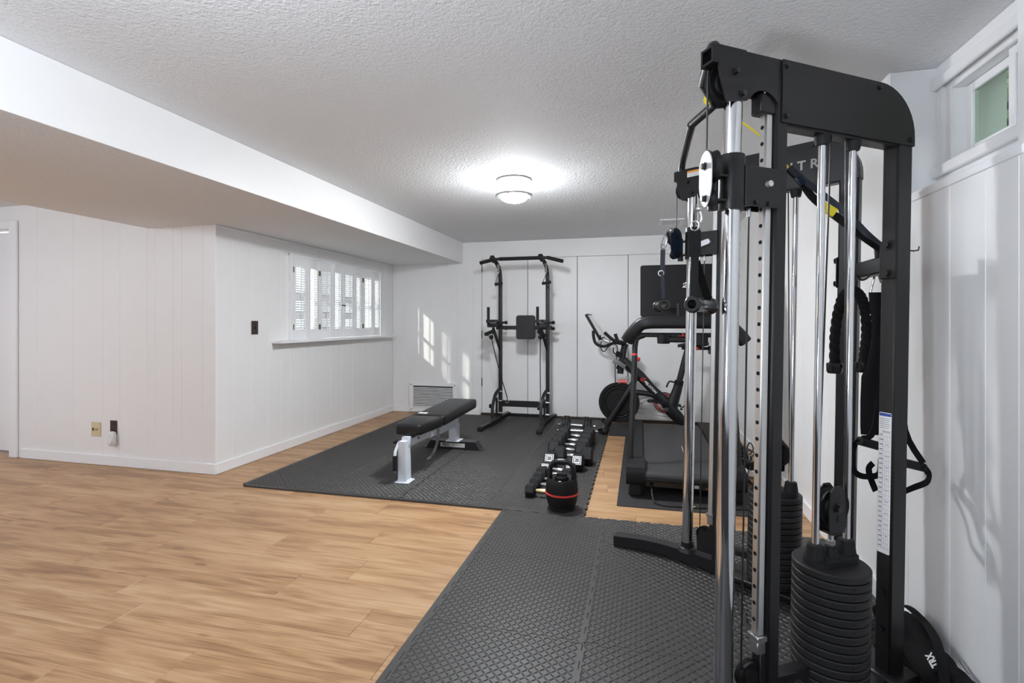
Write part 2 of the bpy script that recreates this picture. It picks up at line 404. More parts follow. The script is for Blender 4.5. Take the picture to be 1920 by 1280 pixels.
# thin moulding under the soffit, baseboards
struct(MB().span((XL, YF+.01, ZB-.022), (XL+.016, YB, ZB-.001), .005).build('trim_2', TRIMM, None, 0))
def baseboard(name, a, b, h=.085):
    struct(MB().span(a, (b[0], b[1], h), .005).build(name, TRIMM, None, 0))
baseboard('baseboard_front', (-5.2, YF-.016, 0), (XL+.016, YF, 0))
baseboard('baseboard_left', (XL, YF, 0), (XL+.016, YB, 0))
baseboard('baseboard_back', (XL+.016, YB-.016, 0), (-1.96, YB, 0))
baseboard('baseboard_right', (XR-.016, YN, 0), (XR, YB, 0))
struct(MB().span((XL-.004, YF-.004, 0), (XL+.006, YF+.02, ZB), .002).build('trim_3', TRIMM, None, 0))
# closet doors along the back wall
DX = [-1.94, -1.347, -.735, -.135, .522, .965]
for i, (a, b) in enumerate(zip(DX[:-1], DX[1:])):
    d = struct(MB().span((a+.003, YB-.012, .035), (b-.003, YB+.006, 1.968), .002).build('door_%d' % (i+1), WALL, None, 0))
    if i == 0:
        for z in (.42, 1.02, 1.86):
            MB().cyl((a+.002, YB-.016, z-.05), (a+.002, YB-.016, z+.05), .0065, n=8).build('hinge', BROWN, d)
    if i == 2: MB().lathe([(0.0001, 0), (.012, .001), (.012, .01), (.0001, .012)], (a+.06, YB-.02, .95), (0, -1, 0), 10).build('knob', TRIMM, d)
struct(MB().span((-1.95, YB+.003, .02), (.98, YB+.007, 1.972)).build('trim_4', DARK, None, 0))
struct(MB().span((-1.95, YB-.03, 0), (.98, YB+.004, .033), .003).build('trim_5', BROWN, None, 0))
# door opening at the far left with its casing
cs = struct(MB().span((-5.33, YF-.022, 0), (-5.24, YF-.0005, 2.06), .006).span((-6.3, YF-.022, 1.99), (-5.331, YF-.0005, 2.06), .006).span((-5.30, YF+.0005, 0), (-5.282, YF+.2, 1.995), .004).build('trim_6', TRIMM, None, 0))
dd = struct(MB().span((-6.3, YF+.11, .012), (-5.30, YF+.15, 1.985), .003).build('door_6', TRIMM, None, 0))
MB().lathe([(.0001, 0), (.026, .004), (.012, .012), (.012, .03), (.028, .045), (.022, .062), (.0001, .066)], (-6.2, YF+.11, .98), (0, -1, 0), 16).build('door_knob', BRASS, dd)

# ---- window_1: shuttered window of the left wall
w1 = bpy.data.objects.new('window_1', None); COL.objects.link(w1); w1.location = (XL, 5.0, WZ0); struct(w1); WM[w1] = Mx.Translation((XL, 5.0, WZ0))
f = MB(); x0, x1 = XL-.075, XL-.045
for y in (HY0+.02, 4.62, 5.30, HY1-.02): f.span((x0, y-.022, WZ0), (x1, y+.022, WZ1), .004)
for z in (WZ0+.02, 1.42, WZ1-.02): f.span((x0+.002, HY0, z-.02), (x1-.002, HY1, z+.02), .004)
f.build('window_frame', TRIMM, w1, 0)
MB().span((XL-.063, HY0, WZ0), (XL-.059, HY1, WZ1)).build('pane', GLASS, w1, 0)
MB().span((XL-.01, 3.90, .985), (XL+.115, 6.06, 1.010), .004).build('window_sill', TRIMM, w1, 0)
SW = (WY1-WY0)/8; LZ0, LZ1 = WZ0+.10, WZ1-.095
NL = 27; pitch = (LZ1-LZ0)/NL
louv = {}
tilt = [-24, 3, -42, -20, -34, 37, 33, 38]
fold = [3, -6, 4, -4, 4, -6, 5, -7]
xo = XL+.018
yy = WY0
for i in range(8):
    a = R(fold[i]); M = Mx.Translation((xo, yy, 0)) @ Mx.Rotation(-a, 4, 'Z')
    L = SW-.004; m = MB(M)
    m.span((-.012, .002, WZ0+.004), (.012, .044, WZ1-.004), .003).span((-.012, L-.042, WZ0+.004), (.012, L, WZ1-.004), .003)
    m.span((-.011, .044, WZ0+.004), (.011, L-.042, LZ0), .003).span((-.011, .044, LZ1), (.011, L-.042, WZ1-.004), .003)
    sh = m.build('shutter', TRIMM, w1, 0)
    MB(M).span((.016, L/2-.005, LZ0-.02), (.024, L/2+.005, LZ1-.01), .002).build('tilt_rod', TRIMM, sh, 0)
    t = R(tilt[i]); lm = None
    for k in range(NL):
        z = LZ0+pitch*(k+.5); tk = t
        if i in (0, 2, 4) and k in (5, 6, 13, 14): tk = R(75)
        q = MB(M @ Mx.Translation((0, L/2+.001, z)) @ Mx.Rotation(tk, 4, 'Y')).box((0, 0, 0), (.031, L-.09, .005), .0015)
        q.build('louver', TRIMM, sh, 0)
    for z in (WZ0+.12, WZ1-.13):
        if i in (0, 2, 6): MB(M).span((.0125, -.014, z-.026), (.0155, .016, z+.026), .001).cyl((.016, 0, z-.026), (.016, 0, z+.026), .005, n=8).build('hinge', BRASS, sh)
    if i in (3, 4): MB(M).lathe([(.0001, 0), (.006, .002), (.009, .012), (.0001, .016)], (.012, L-.02 if i == 3 else .02, 1.36), (1, 0, 0), 10).build('knob', BLACKP, sh)
    yy += L*math.cos(a)+.003; xo += L*math.sin(a)
# ---- window_2: high sliding window in its niche
w2 = bpy.data.objects.new('window_2', None); COL.objects.link(w2); w2.location = (NX, 2.0, NZ0); struct(w2); WM[w2] = Mx.Translation((NX, 2.0, NZ0))
c = MB()      # niche casing boards
c.span((XR+.001, NY1-.008, NZ0), (NX+.06, NY1+.004, ZC-.001), .002).span((XR+.001, NY0-.004, NZ0), (NX+.06, NY0+.008, ZC-.001), .002).span((XR+.002, NY0+.0085, NZ0-.004), (NX+.06, NY1-.0085, NZ0+.008), .002)
c.span((XR-.004, NY0-.02, NZ0-.028), (XR+.012, NY1+.02, NZ0), .003)
c.build('niche_lining', TRIMM, w2, 0)
FZ0, FZ1, FY0, FY1 = 1.775, 2.105, 1.70, 2.355
c = MB().rect('x', NX-.004, NX+.05, NY0+.009, NY1-.009, NZ0+.009, ZC-.001, .04, .002, (FZ0-NZ0-.009, ZC-.001-FZ1))
c.span((NX-.020, NY0+.012, FZ1-.012), (NX-.0045, NY1-.012, FZ1+.03), .004).span((NX-.024, NY0+.012, FZ0-.03), (NX-.0045, NY1-.012, FZ0+.012), .004)
c.build('casing', TRIMM, w2, 0)
MB().rect('x', NX+.01, NX+.095, FY0, FY1, FZ0, FZ1, .035, .003, (.03, .03)).build('window_frame', TRIMM, w2, 0)
for nm, y0, y1, x in (('far_sash', 1.985, 2.31, NX+.055), ('near_sash', 1.74, 2.03, NX+.025)):
    z0, z1 = FZ0+.032, FZ1-.032; t = .032
    sa = MB().rect('x', x, x+.026, y0, y1, z0, z1, t).build('sash', TRIMM, w2, 0)
    MB().span((x+.011, y0+t, z0+t), (x+.015, y1-t, z1-t)).build('pane', GREENGLASS, sa, 0)
# outside the high window: a window well and a shrub
t_ = thing('window_well', 'grey concrete window well outside the high window', 'window well', (1.95, 2.0, 1.4))
MB().span((2.0, .2, 1.3), (2.15, 5.2, 2.75), .02).build('well_wall', mat('concrete', (112, 116, 104), .9, bump=(30, .4, .01)), t_, 0)
MB().span((1.4, .2, 1.3), (1.95, 5.2, 1.42), .02).build('gravel_bed', mat('dark_soil', (84, 82, 72), .95), t_, 0)
sb = thing('shrub', 'green leafy shrub seen through the high window', 'shrub', (1.72, 3.2, 1.42))
m = MB(); rr = random.Random(3)
for k in range(1300):
    p = V((1.74+rr.gauss(0, .10), 3.22+rr.gauss(0, .32), 2.26+rr.gauss(0, .2))); p.x = min(max(p.x, 1.5), 1.96); n = V((rr.gauss(0, 1), rr.gauss(0, 1), rr.gauss(0, 1))).normalized(); x = n.orthogonal().normalized(); y = n.cross(x); s_ = rr.uniform(.02, .045)
    m.add([p-x*s_, p+y*s_*.5, p+x*s_, p-y*s_*.5+n*.004], [(0, 1, 2), (0, 2, 3)])
lf = m.build('foliage', mat('leaf_green', (96, 122, 84), .6, var=.4, vscale=5), sb, 0); lf['kind'] = 'stuff'
m = MB()
for k in range(9): m.tube([(1.72, 2.8+k*.1, 1.4), (1.70+rr.gauss(0, .03), 2.82+k*.1, 1.85), (1.72+rr.gauss(0, .06), 2.8+k*.1+rr.gauss(0, .1), 2.4)], .006, 6)
m.build('stems', BROWN, sb)

# ---- ceiling lamp in view
LC = V((-.87, 3.54, ZC))
cl = thing('ceiling_lamp', 'round flush ceiling lamp with frosted glass and nickel rings, lit', 'ceiling lamp', LC)
MB().lathe([(.0001, -.001), (.122, -.001), (.124, -.006), (.124, -.030), (.118, -.032), (.0001, -.032)], LC, n=40).build('ceiling_pan', STEEL, cl)
GL = emit('lit_frosted_glass', (247, 251, 255), LAMP_E)
MB().lathe([(.116, -.034), (.117, -.05), (.117, -.105)], LC, n=40).build('glass_drum', emit('lit_glass_drum', (247, 251, 255), LAMP_E*.19), cl)
MB().lathe([(.098, -.104), (.126, -.104), (.130, -.108), (.130, -.118), (.126, -.123), (.104, -.124), (.098, -.118)], LC, n=40).build('retaining_ring', STEEL, cl)
MB().lathe([(.102, -.113), (.098, -.128), (.085, -.143), (.06, -.155), (.03, -.161), (.0001, -.163)], LC, n=40).build('glass_bowl', GL, cl)
for k in range(3): MB().ball(LC+V((.117*math.cos(2.1*k+.4), .117*math.sin(2.1*k+.4), -.127)), .007, 8).build('finial', STEEL, cl)
# ---- ceiling register
vx, vy = .305, 5.40
t = thing('ceiling_vent', 'small white ceiling vent near the back wall', 'vent', (vx, vy, ZC))
MB().rect('z', ZC-.012, ZC-.0005, vx-.115, vx+.115, vy-.16, vy+.16, .035).build('frame', TRIMM, t, 0)
for k in range(12):
    MB().box((vx, vy-.115+k*.021, ZC-.008), (.155, .014, .002), .0005, Mx.Rotation(R(35), 4, 'X')).build('slat', TRIMM, t, 0)
MB().span((vx-.08, vy-.125, ZC-.0035), (vx+.08, vy+.125, ZC-.001)).build('duct_opening', BROWN, t, 0)
# ---- return-air grille standing against the back wall
gx0, gx1, gz0, gz1, gy = -2.93, -2.27, .012, .395, YB-.02
t = thing('return_air_grille', 'white framed wall grille with brown slotted louvers low on the back wall', 'vent', ((gx0+gx1)/2, gy, 0))
MB().rect('y', gy-.012, gy+.004, gx0, gx1, gz0, gz1, .055, .003, (.03, .045)).build('frame', TRIMM, t, 0)
n = 14
for k in range(n):
    z = gz0+.045+(gz1-gz0-.105)*(k+.5)/n
    MB().box(((gx0+gx1)/2, gy-.002, z), (gx1-gx0-.11, .012, .009), .001, Mx.Rotation(R(20), 4, 'X')).build('slat', TRIMM, t, 0)
MB().span((gx0+.05, gy+.008, gz0+.02), (gx1-.05, gy+.011, gz1-.03)).build('duct_opening', BROWN, t, 0)
m = MB()
for x in (gx0+.028, gx1-.028):
    for z in (gz0+.03, gz1-.03): m.lathe([(.008, 0), (.006, .003), (.0001, .004)], (x, gy-.012, z), (0, -1, 0), 8)
m.build('screws', BROWN, t)
# ---- plates and plugs on the left walls
p = at(181, 804, Y=YF); t = thing('jack_plate', 'beige square wall plate with two jacks low on the front-left wall', 'wall plate', p)
MB().box(p+V((0, -.004, 0)), (.098, .008, .118), .003).build('plate', BEIGE, t, 0)
MB().box(p+V((-.022, -.009, 0)), (.022, .006, .03), .002).lathe([(.008, 0), (.008, .006), (.004, .012), (.0001, .012)], p+V((.022, -.008, 0)), (0, -1, 0), 10).build('jacks', mat('old_ivory', (176, 160, 120), .5), t)
MB().box(p+V((-.022, -.0125, 0)), (.012, .003, .016), .0005).lathe([(.0035, 0), (.0035, .004), (.0001, .004)], p+V((.022, -.02, 0)), (0, -1, 0), 8).build('jack_holes', DARK, t)
p = at(214, 801, Y=YF); t = thing('wall_outlet', 'brown wall outlet low on the front-left wall, partly behind a white plug-in', 'outlet', p)
MB().box(p+V((0, -.004, .0)), (.07, .008, .115), .003).build('plate', BROWN, t, 0)
m = MB()
for z in (.028, -.028): m.box(p+V((0, -.009, z)), (.034, .004, .03), .003)
m.build('sockets', mat('dark_brown_socket', (40, 30, 24), .4), t, 0)
p = at(210, 822, Y=YF-.03); t = tag(MB().box(p, (.062, .045, .115), .014).box(p+V((0, -.022, -.02)), (.04, .01, .04), .004).box(p+V((.0, .024, .018)), (.02, .022, .03), .002).build('plug_in_device', WHITE), 'white plug-in device hanging from the brown outlet', 'plug-in')
p = at(477, 614, X=XL); t = thing('switch_plate', 'dark brown wall plate beside the shuttered window', 'wall plate', p)
MB().box(p+V((.004, 0, 0)), (.008, .075, .115), .003).build('plate', BROWN, t, 0)
MB().box(p+V((.01, 0, 0)), (.006, .012, .026), .002).build('toggle', BLACKP, t, 0)
# ------------------------------------------------------------------ foam tile mats
TP = .605; TH = .012
def edge_pts(n=12):
    """jigsaw edge along t in 0..1, offset sideways"""
    out = []
    for k in range(n):
        o = .0065 if k % 2 == 0 else -.0065
        e = .0035/TP*(1 if k % 2 == 0 else 1)
        a, b = k/n, (k+1)/n
        if k == 0: out += [(0, 0), (a+.012, 0), (a+.012-e, o)]
        else: out += [(a-e*(1 if o > 0 else -1), o)]
        if k == n-1: out += [(b-.012, o), (b-.012, 0)]
        else: out += [(b+e*(1 if o > 0 else -1), o)]
    return out
def tile_outline():
    g = .0015; P = []; E = edge_pts(); a = TP/2
    P += [((t-.5)*TP, -a+o) for t, o in E]
    P += [(a+o, (t-.5)*TP) for t, o in E]
    P += [((t-.5)*TP, a+o) for t, o in [(1, 0)]+E[::-1][:-1]]
    P += [(-a+o, (t-.5)*TP) for t, o in [(1, 0)]+E[::-1][:-1]]
    return [(x*(1-g*2/TP), y*(1-g*2/TP)) for x, y in P]
def lozenge(m, x, y, z, ang, l=.0125, w_=.0043, h=.0026):
    c, s = math.cos(ang), math.sin(ang)
    q = lambda a, b, d: V((x+a*c-b*s, y+a*s+b*c, z+d))
    m.add([q(-l, 0, 0), q(-l*.5, -w_*.85, 0), q(0, -w_, 0), q(l*.5, -w_*.85, 0), q(l, 0, 0), q(l*.5, w_*.85, 0), q(0, w_, 0), q(-l*.5, w_*.85, 0),
           q(-l*.5, 0, h), q(0, -w_*.3, h*1.05), q(l*.5, 0, h), q(0, w_*.3, h*1.05)],
          [(0, 1, 8), (1, 2, 9, 8), (2, 3, 10, 9), (3, 4, 10), (4, 5, 10), (5, 6, 11, 10), (6, 7, 8, 11), (7, 0, 8), (8, 9, 10, 11)])
def tile_mesh(x0=-1, x1=1):
    m = MB(); o = tile_outline(); a = TP/2
    if x1 < 1:
        o = [(-a, -a), (x1*a, -a), (x1*a, a), (-a, a)]
    m.prism(o, (0, 0, 0), (1, 0, 0), (0, 1, 0), TH)
    n = 32; p = TP/n
    for i in range(n):
        for j in range(n):
            x, y = (i+.5)*p-a, (j+.5)*p-a
            if abs(x) > a-.009 or abs(y) > a-.009: continue
            if x > x1*a-.011: continue
            lozenge(m, x, y, TH, R(45 if (i+j) % 2 else -45))
    return m.mesh('foam_tile', FOAM, None, 30, False)
TM = tile_mesh(); a = TP/2
so = edge_pts()
def strip_mesh(outer):
    # border strip lying along +x, inner jigsaw edge at y = 0, straight outer edge
    P = [((t-.5)*TP, (o-.0008) if outer < 0 else (.0008-o)) for t, o in so]+[(a, 0)]
    poly = P+[(a, outer), (-a, outer)]
    return MB().prism(poly, (0, 0, 0), (1, 0, 0), (0, 1, 0), TH).mesh('edge_strip', FOAM, None, 0)
SM, SP = strip_mesh(-.03), strip_mesh(.03)
def put(mesh, parent, loc, rz=0, name='foam_tile'):
    o = bpy.data.objects.new(name, mesh); COL.objects.link(o); o.parent = parent; o.location = loc; o.rotation_euler = (0, 0, rz)
bmx0, bmy0 = -2.75, 3.115
t = thing('foam_floor_mat', 'large black interlocking foam tile mat under the bench and dumbbells', 'floor mat', (bmx0, bmy0, 0))
for i in range(4):
    for j in range(5):
        put(TM, t, ((i+.5)*TP+(.004 if i >= 2 else 0), (j+.5)*TP, 0))
for i in range(4):
    put(SM, t, ((i+.5)*TP+(.004 if i >= 2 else 0), 0, 0), 0, 'edge_strip')
for j in range(5):
    put(SP, t, (0, (j+.5)*TP, 0), R(90), 'edge_strip'); 
fmx0, fmy0 = -.80, 3.077
t = thing('foam_floor_mat', 'black interlocking foam tile mat in front, under the cable machine', 'floor mat', (fmx0, fmy0, 0))
half = tile_mesh(-1, (XR-.02-(fmx0+2.5*TP))/a)
for j in range(5):
    for i in range(3):
        put(TM if i < 2 else half, t, ((i+.5)*TP, -(j+.5)*TP, 0))
    put(SP, t, (0, -(j+.5)*TP, 0), R(90), 'edge_strip')
# flat rubber mats
tag(MB().prism(rrect(.86, 2.03, .01, 2, .285, 4.355), (0, 0, 0), (1, 0, 0), (0, 1, 0), .006).build('treadmill_mat', RUBBERMAT, None, 30), 'smooth black rubber mat under the treadmill', 'floor mat')
tag(MB().prism(rrect(1.25, .68, .01, 2, .31, 5.73), (0, 0, 0), (1, 0, 0), (0, 1, 0), .006).build('bike_mat', RUBBERMAT, None, 30), 'smooth black rubber mat under the exercise bike', 'floor mat')
# ------------------------------------------------------------------ functional trainer: two weight towers set at an angle
pv = at(960+.85/1.7*960, 604, D=1.7)
TILT = Mx.Translation(pv) @ Mx.Rotation(.0172, 4, V((-RY, RX, 0))) @ Mx.Translation(-pv)     # it stands slightly off plumb
TI = TILT.inverted()
U, N = V((.838, .546, 0)).normalized(), V((.546, -.838, 0)).normalized()
F1 = Mx((U, N, V((0, 0, 1)))).transposed().to_4x4(); F1.translation = V((.24, 1.524, 0))
YC = 2.07
MIR = Mx.Translation((0, 2*YC, 0)) @ Mx.Diagonal((1, -1, 1, 1))
FR = [TILT @ F1, TILT @ MIR @ F1]
TOP = 1.914
ft = thing('functional_trainer', 'black cable machine with two weight stacks, chrome columns and curved top panels', 'cable machine', (.55, YC, 0))
def ma(px, v, **k): return at(px, v, **k)
def tower(k):
    M = FR[k]; mb = lambda: MB(M)
    def bolt(p, d, r=.011, h=.008, par=None, nm='bolt'):
        p = V(p); d = V(d); m = mb(); m.cyl(p, p+d*.003, r*1.35, n=14); m.cyl(p+d*.002, p+d*(.003+h), r, n=6); m.build(nm, BLACKG, par or ft)
    # uprights (square tube)
    mb().box((.155, 0, (TOP+.05)/2), (.045, .048, TOP-.05-.002), .006).build('front_upright', BLACK, ft)
    mb().box((.655, 0, .92), (.068, .05, 1.72), .006).build('rear_upright', BLACK, ft)
    # head tube over the column, open at its front end
    m = mb()
    sec = [(-.024, -.0235), (.024, -.0235), (.024, .0235), (-.024, .0235)]
    m.sweep([(-.09, 0, TOP-.0235), (.2, 0, TOP-.0235)], sec, up=(0, 0, 1), cap=False)
    m.sweep([(.2, 0, TOP-.0235), (-.09, 0, TOP-.0235)], [(a*.86, b*.86) for a, b in sec], up=(0, 0, 1), cap=False)
    for s_ in (1, -1):
        m.span((-.0905, s_*.0206-.0034, TOP-.047), (-.089, s_*.0206+.0034, TOP)); m.span((-.0905, -.024, TOP-.0235+s_*.02-.0034), (-.089, .024, TOP-.0235+s_*.02+.0034))
    m.build('head_tube', BLACK, ft, 20)
    MB(M).span((-.0, -.018, TOP-.04), (.004, .018, TOP-.006)).build('tube_plug', DARK, ft, 0)
    # gusset plates either side of the top pulley
    g = [(-.072, -.046), (-.074, -.058), (-.068, -.085), (-.049, -.142), (-.042, -.148), (-.006, -.140), (.022, -.136), (.034, -.128), (.046, -.112), (.062, -.103), (.082, -.099), (.1, -.102), (.118, -.112), (.133, -.126), (.133, -.046)]
    for sn in (.0235, -.0275):
        mb().prism(g, (0, sn, TOP), (1, 0, 0), (0, 0, 1), -.004).build('gusset_plate', BLACK, ft)
    mb().span((.080, -.02, TOP-.155), (.1335, .02, TOP-.10), .004).build('column_bracket', BLACK, ft)
    for (s_, z) in ((-.017, -.063), (.006, -.119)):
        bolt((s_, .0275, TOP+z), (0, 1, 0), .008); bolt((s_, -.0275, TOP+z), (0, -1, 0), .008)
    pul = lambda c, r, ax=(0, 1, 0), w_=.011: MB(M).lathe([(.006, -w_), (r*.55, -w_), (r*.6, -w_*.5), (r*.85, -w_*.5), (r, -w_), (r, -w_*.8), (r*.9, 0), (r, w_*.8), (r, w_), (r*.85, w_*.5), (r*.6, w_*.5), (r*.55, w_), (.006, w_)], c, ax, 28)
    pul((-.038, 0, TOP-.092), .05).build('top_pulley', BLACKP, ft)
    # chrome column and perforated rail
    mb().cyl((0, 0, .075), (0, 0, TOP-.10), .025, n=32).build('chrome_column', CHROME, ft)
    rl = mb().box((.118, 0, (1.775+.285)/2), (.026, .026, 1.775-.285), .004).build('perforated_rail', ZINC, ft)
    for i in range(31):
        z = .33+i*.0465
        q = mb(); q.lathe([(.0001, 0), (.0048, 0), (.0058, .0006), (.0058, -.001)], (.1048, 0, z), (-1, 0, 0), 12); q.build('rail_hole', DARK, rl)
    mb().span((.10, -.02, .27), (.136, .02, .287), .002).span((.104, -.016, .235), (.134, .016, .27), .002).build('rail_foot', STEEL, ft)
    MB(M).span((.115, -.016, .1), (.135, .016, .236), .002).build('rail_post', BLACK, ft)
    # sliding carriage
    zc0, zc1 = 1.480, 1.632
    cg = mb().lathe([(.0262, 0), (.033, 0), (.034, .002), (.034, zc1-zc0-.002), (.033, zc1-zc0), (.0262, zc1-zc0)], (0, 0, zc0), n=32).build('carriage', BLACK, ft)
    sgn = 1
    m = mb()
    for sn in (.028, -.028):
        m.span((.02, sn-.0035, zc0+.012), (.14, sn+.0035, zc1-.03), .0015)
    m.span((.02, -.028, zc0+.012), (.04, .028, zc1-.03)); m.build('carriage_plate', BLACK, cg, 0)
    for q_ in (.055, .10): bolt((q_, .0315, zc0+.022), (0, 1, 0), .005, .004, cg, 'screw')
    bolt((.055, -.0315, zc0+.022), (0, -1, 0), .005, .004, cg, 'screw')
    MB(M).cyl((.095, .0315, zc0+.075), (.095, .045, zc0+.075), .0085, n=16).build('pull_pin', SILVER, cg)
    MB(M).prism([(-.012, -.012), (.004, -.014), (.055, .0), (.062, .01), (.055, .022), (.045, .023), (-.01, .008)], (.05, -.0315, zc0+.06), (1, 0, 0), (0, 0, 1), .016).build('pop_pin_lever', SILVER, cg)
    # barrel hinge of the swivel pulley
    hz0, hz1 = zc0+.002, zc0+.105
    m = mb(); m.cyl((-.062, 0, hz0), (-.062, 0, hz1), .0115, n=16); m.cyl((-.062, 0, hz0-.006), (-.062, 0, hz0+.012), .0135, n=16)
    for z in (hz0+.018, hz1-.018): m.prism([(-.075, -.012), (.0, -.022), (.0, .022), (-.075, .012)], (0, 0, z), (1, 0, 0), (0, 1, 0), .006)
    m.build('swivel_hinge', BLACK, cg)
    # uprights' fixings
    m = mb()
    m.box((.6185, 0, 1.378), (.006, .052, .12), .004)
    m.build('crossbeam_plate', BLACK, ft)
    for z in (1.425, 1.335): bolt((.615, 0, z), (-1, 0, 0), .011)
    for z in (.33, .21): bolt((.62, .0, z), (-1, 0, 0), .008)
    # head frame: channel under the cover, guide rods, cover plates with the quarter-round end
    m = mb(); m.box((.42, 0, 1.742), (.49, .045, .02), .003); m.build('top_channel', BLACK, ft)
    z0, z1, sa, sb_, r = 1.738, TOP+.001, .148, .69, .15
    poly = [(sa, z0), (sb_, z0)]+[(sb_-r+r*math.cos(R(a_)), z1-r+r*math.sin(R(a_))) for a_ in range(0, 91, 9)]+[(sa, z1)]
    for sn, nm in ((.0245, 'outer'), (-.0285, 'inner')):
        cp = mb().prism(poly, (0, sn, 0), (1, 0, 0), (0, 0, 1), -.004).build('cover_panel', BLACK, ft)
        d = (0, 1, 0) if sn > 0 else (0, -1, 0); y = .0285 if sn > 0 else -.0285
        for (s_, z) in ((sa+.014, z0+.018), (sa+.014, z1-.018), (sb_-r-.012, z1-.018), (sb_-.02, z0+.018)): bolt((s_, y, z), d, .006, .005, cp, 'cover_screw')
    # rim strip closing the cover
    rim = [(sb_, 0, z0)]+[(sb_-r+r*math.cos(R(a_)), 0, z1-r+r*math.sin(R(a_))) for a_ in range(0, 91, 9)]+[(sa+.03, 0, z1)]
    mb().ribbon(rim, .003, .050, up=(0, 1, 0)).build('cover_rim', BLACK, ft)
    for s_ in (.333, .459):
        rd = mb().cyl((s_, 0, .09), (s_, 0, 1.735), .0105, n=18).build('guide_rod', CHROME, ft)
        mb().lathe([(.022, 0), (.022, -.012), (.018, -.030), (.0106, -.031)], (s_, 0, 1.734), n=16).build('rod_bushing', RUBBER, rd)
    # weight stack
    ws = mb().lathe([(.09, 0), (.099, .004), (.099, .014), (.0001, .014)], (.396, 0, .075), n=40).build('weight_stack', PLATEM, ft, label='stack of round black weight plates')
    PT = .0245; zb = .0895
    me = None
    for i in range(15):
        q = mb(); r_ = .104
        q.lathe([(.0001, 0), (r_-.003, 0), (r_, .003), (r_, PT-.006), (r_-.003, PT-.003), (.0001, PT-.003)], (.396, 0, zb+i*PT), n=44)
        po = q.build('weight_plate', PLATEM, ws)
        if i < 14:
            MB(M).lathe([(.0001, 0), (.0045, 0), (.0052, -.002)], (.396+(.1043)*math.sin(R(-17)), (.1043)*math.cos(R(-17)), zb+i*PT+PT*.5), (math.sin(R(-17)), math.cos(R(-17)), 0), 10).build('pin_hole', DARK, ws)
    zt = zb+15*PT
    m = mb(); m.prism(rrect(.178, .085, .04, 6, .396, 0), (0, 0, zt-.004), (1, 0, 0), (0, 1, 0), .02)
    for s_ in (.333, .459): m.lathe([(.028, 0), (.024, .03), (.022, .042), (.011, .043)], (s_, 0, zt+.014), n=18)
    m.lathe([(.024, 0), (.018, .022), (.017, .03), (.0001, .031)], (.396, 0, zt+.014), n=16)
    m.build('stack_head', RUBBER, ws)
    MB(M).cyl((.396, 0, zt+.04), (.396, 0, zt+.078), .008, n=8).cyl((.396, 0, zt+.05), (.396, 0, zt+.062), .013, n=6).build('stack_bolt', STEEL, ws)
    # travelling pulley above the stack
    pz = .62
    tp = pul((.396, 0, pz), .058, w_=.012).build('travelling_pulley', BLACKP, ft)
    for sn in (.016, -.02):
        mb().prism([(-.03, -.075), (-.034, 0), (-.028, .05), (-.012, .066), (.012, .066), (.028, .05), (.034, 0), (.03, -.075)], (.396, sn, pz), (1, 0, 0), (0, 0, 1), -.004).build('pulley_bracket', BLACK, tp)
    bolt((.396, .02, pz), (0, 1, 0), .012, .008, tp); bolt((.396, -.02, pz), (0, -1, 0), .012, .008, tp); mb().span((.376, -.02, pz-.079), (.416, .02, pz-.072)).build('bracket_base', BLACKG, tp)
    MB(M).span((.391, .0195, pz-.04), (.401, .0206, pz-.02), .001).build('bracket_slot', DARK, tp)
    # cables
    mb().tube([(-.086, 0, TOP-.06), (-.086, 0, 1.64)], .0026, 8).build('cable', CABLE, ft)
    mb().tube([(.062, 0, zc0+.02), (.062, 0, .19)], .0026, 8).build('cable', CABLE, ft)
    mb().tube([(.369, .0, 1.76), (.341, 0, pz+.02)], .0026, 8).build('cable', CABLE, ft)
    mb().tube([(.428, 0, 1.76), (.451, 0, pz+.02)], .0026, 8).build('cable', CABLE, ft)
    mb().cyl((.062, 0, zc0+.012), (.062, 0, zc0-.012), .0055, n=10).build('cable_end', STEEL, ft)
    # bottom pulley
    bp = pul((.09, 0, .175), .04, w_=.012).build('bottom_pulley', BLACKP, ft)
    m = mb()
    for sn in (.019, -.022): m.prism([(-.03, -.06), (.05, -.06), (.05, .04), (.02, .045), (-.02, .03), (-.032, 0)], (.09, sn, .16), (1, 0, 0), (0, 0, 1), -.003)
    m.build('pulley_bracket', BLACK, bp) if k else MB(M).span((.07, -.02, .08), (.135, .02, .13), .004).build('pulley_bracket', BLACK, bp)
    # base: arched foot, stack tray, column socket
    foot = [(-.36, -.085, .034), (-.2, -.03, .047), (0, 0, .052), (.2, 0, .052), (.4, 0, .046), (.70, 0, .045)]
    mb().ribbon(foot, .062, .052, smooth=5).build('base_foot', BLACK, ft)
    m = mb(); m.lathe([(.046, 0), (.04, .016), (.03, .02), (.03, .045), (.0255, .046)], (0, 0, .072), n=20)
    m.build('column_socket', BLACK, ft)
    mb().box((.40, 0, .068), (.36, .19, .012), .003).build('stack_tray', BLACK, ft); mb().span((.17, -.02, .135), (.30, .02, .165), .004).build('stack_stop', BLACK, ft)
    m = mb(); m.box((.655, 0, .045), (.12, .12, .066), .006); m.build('rear_base_block', BLACK, ft)
    return
tower(0); tower(1)
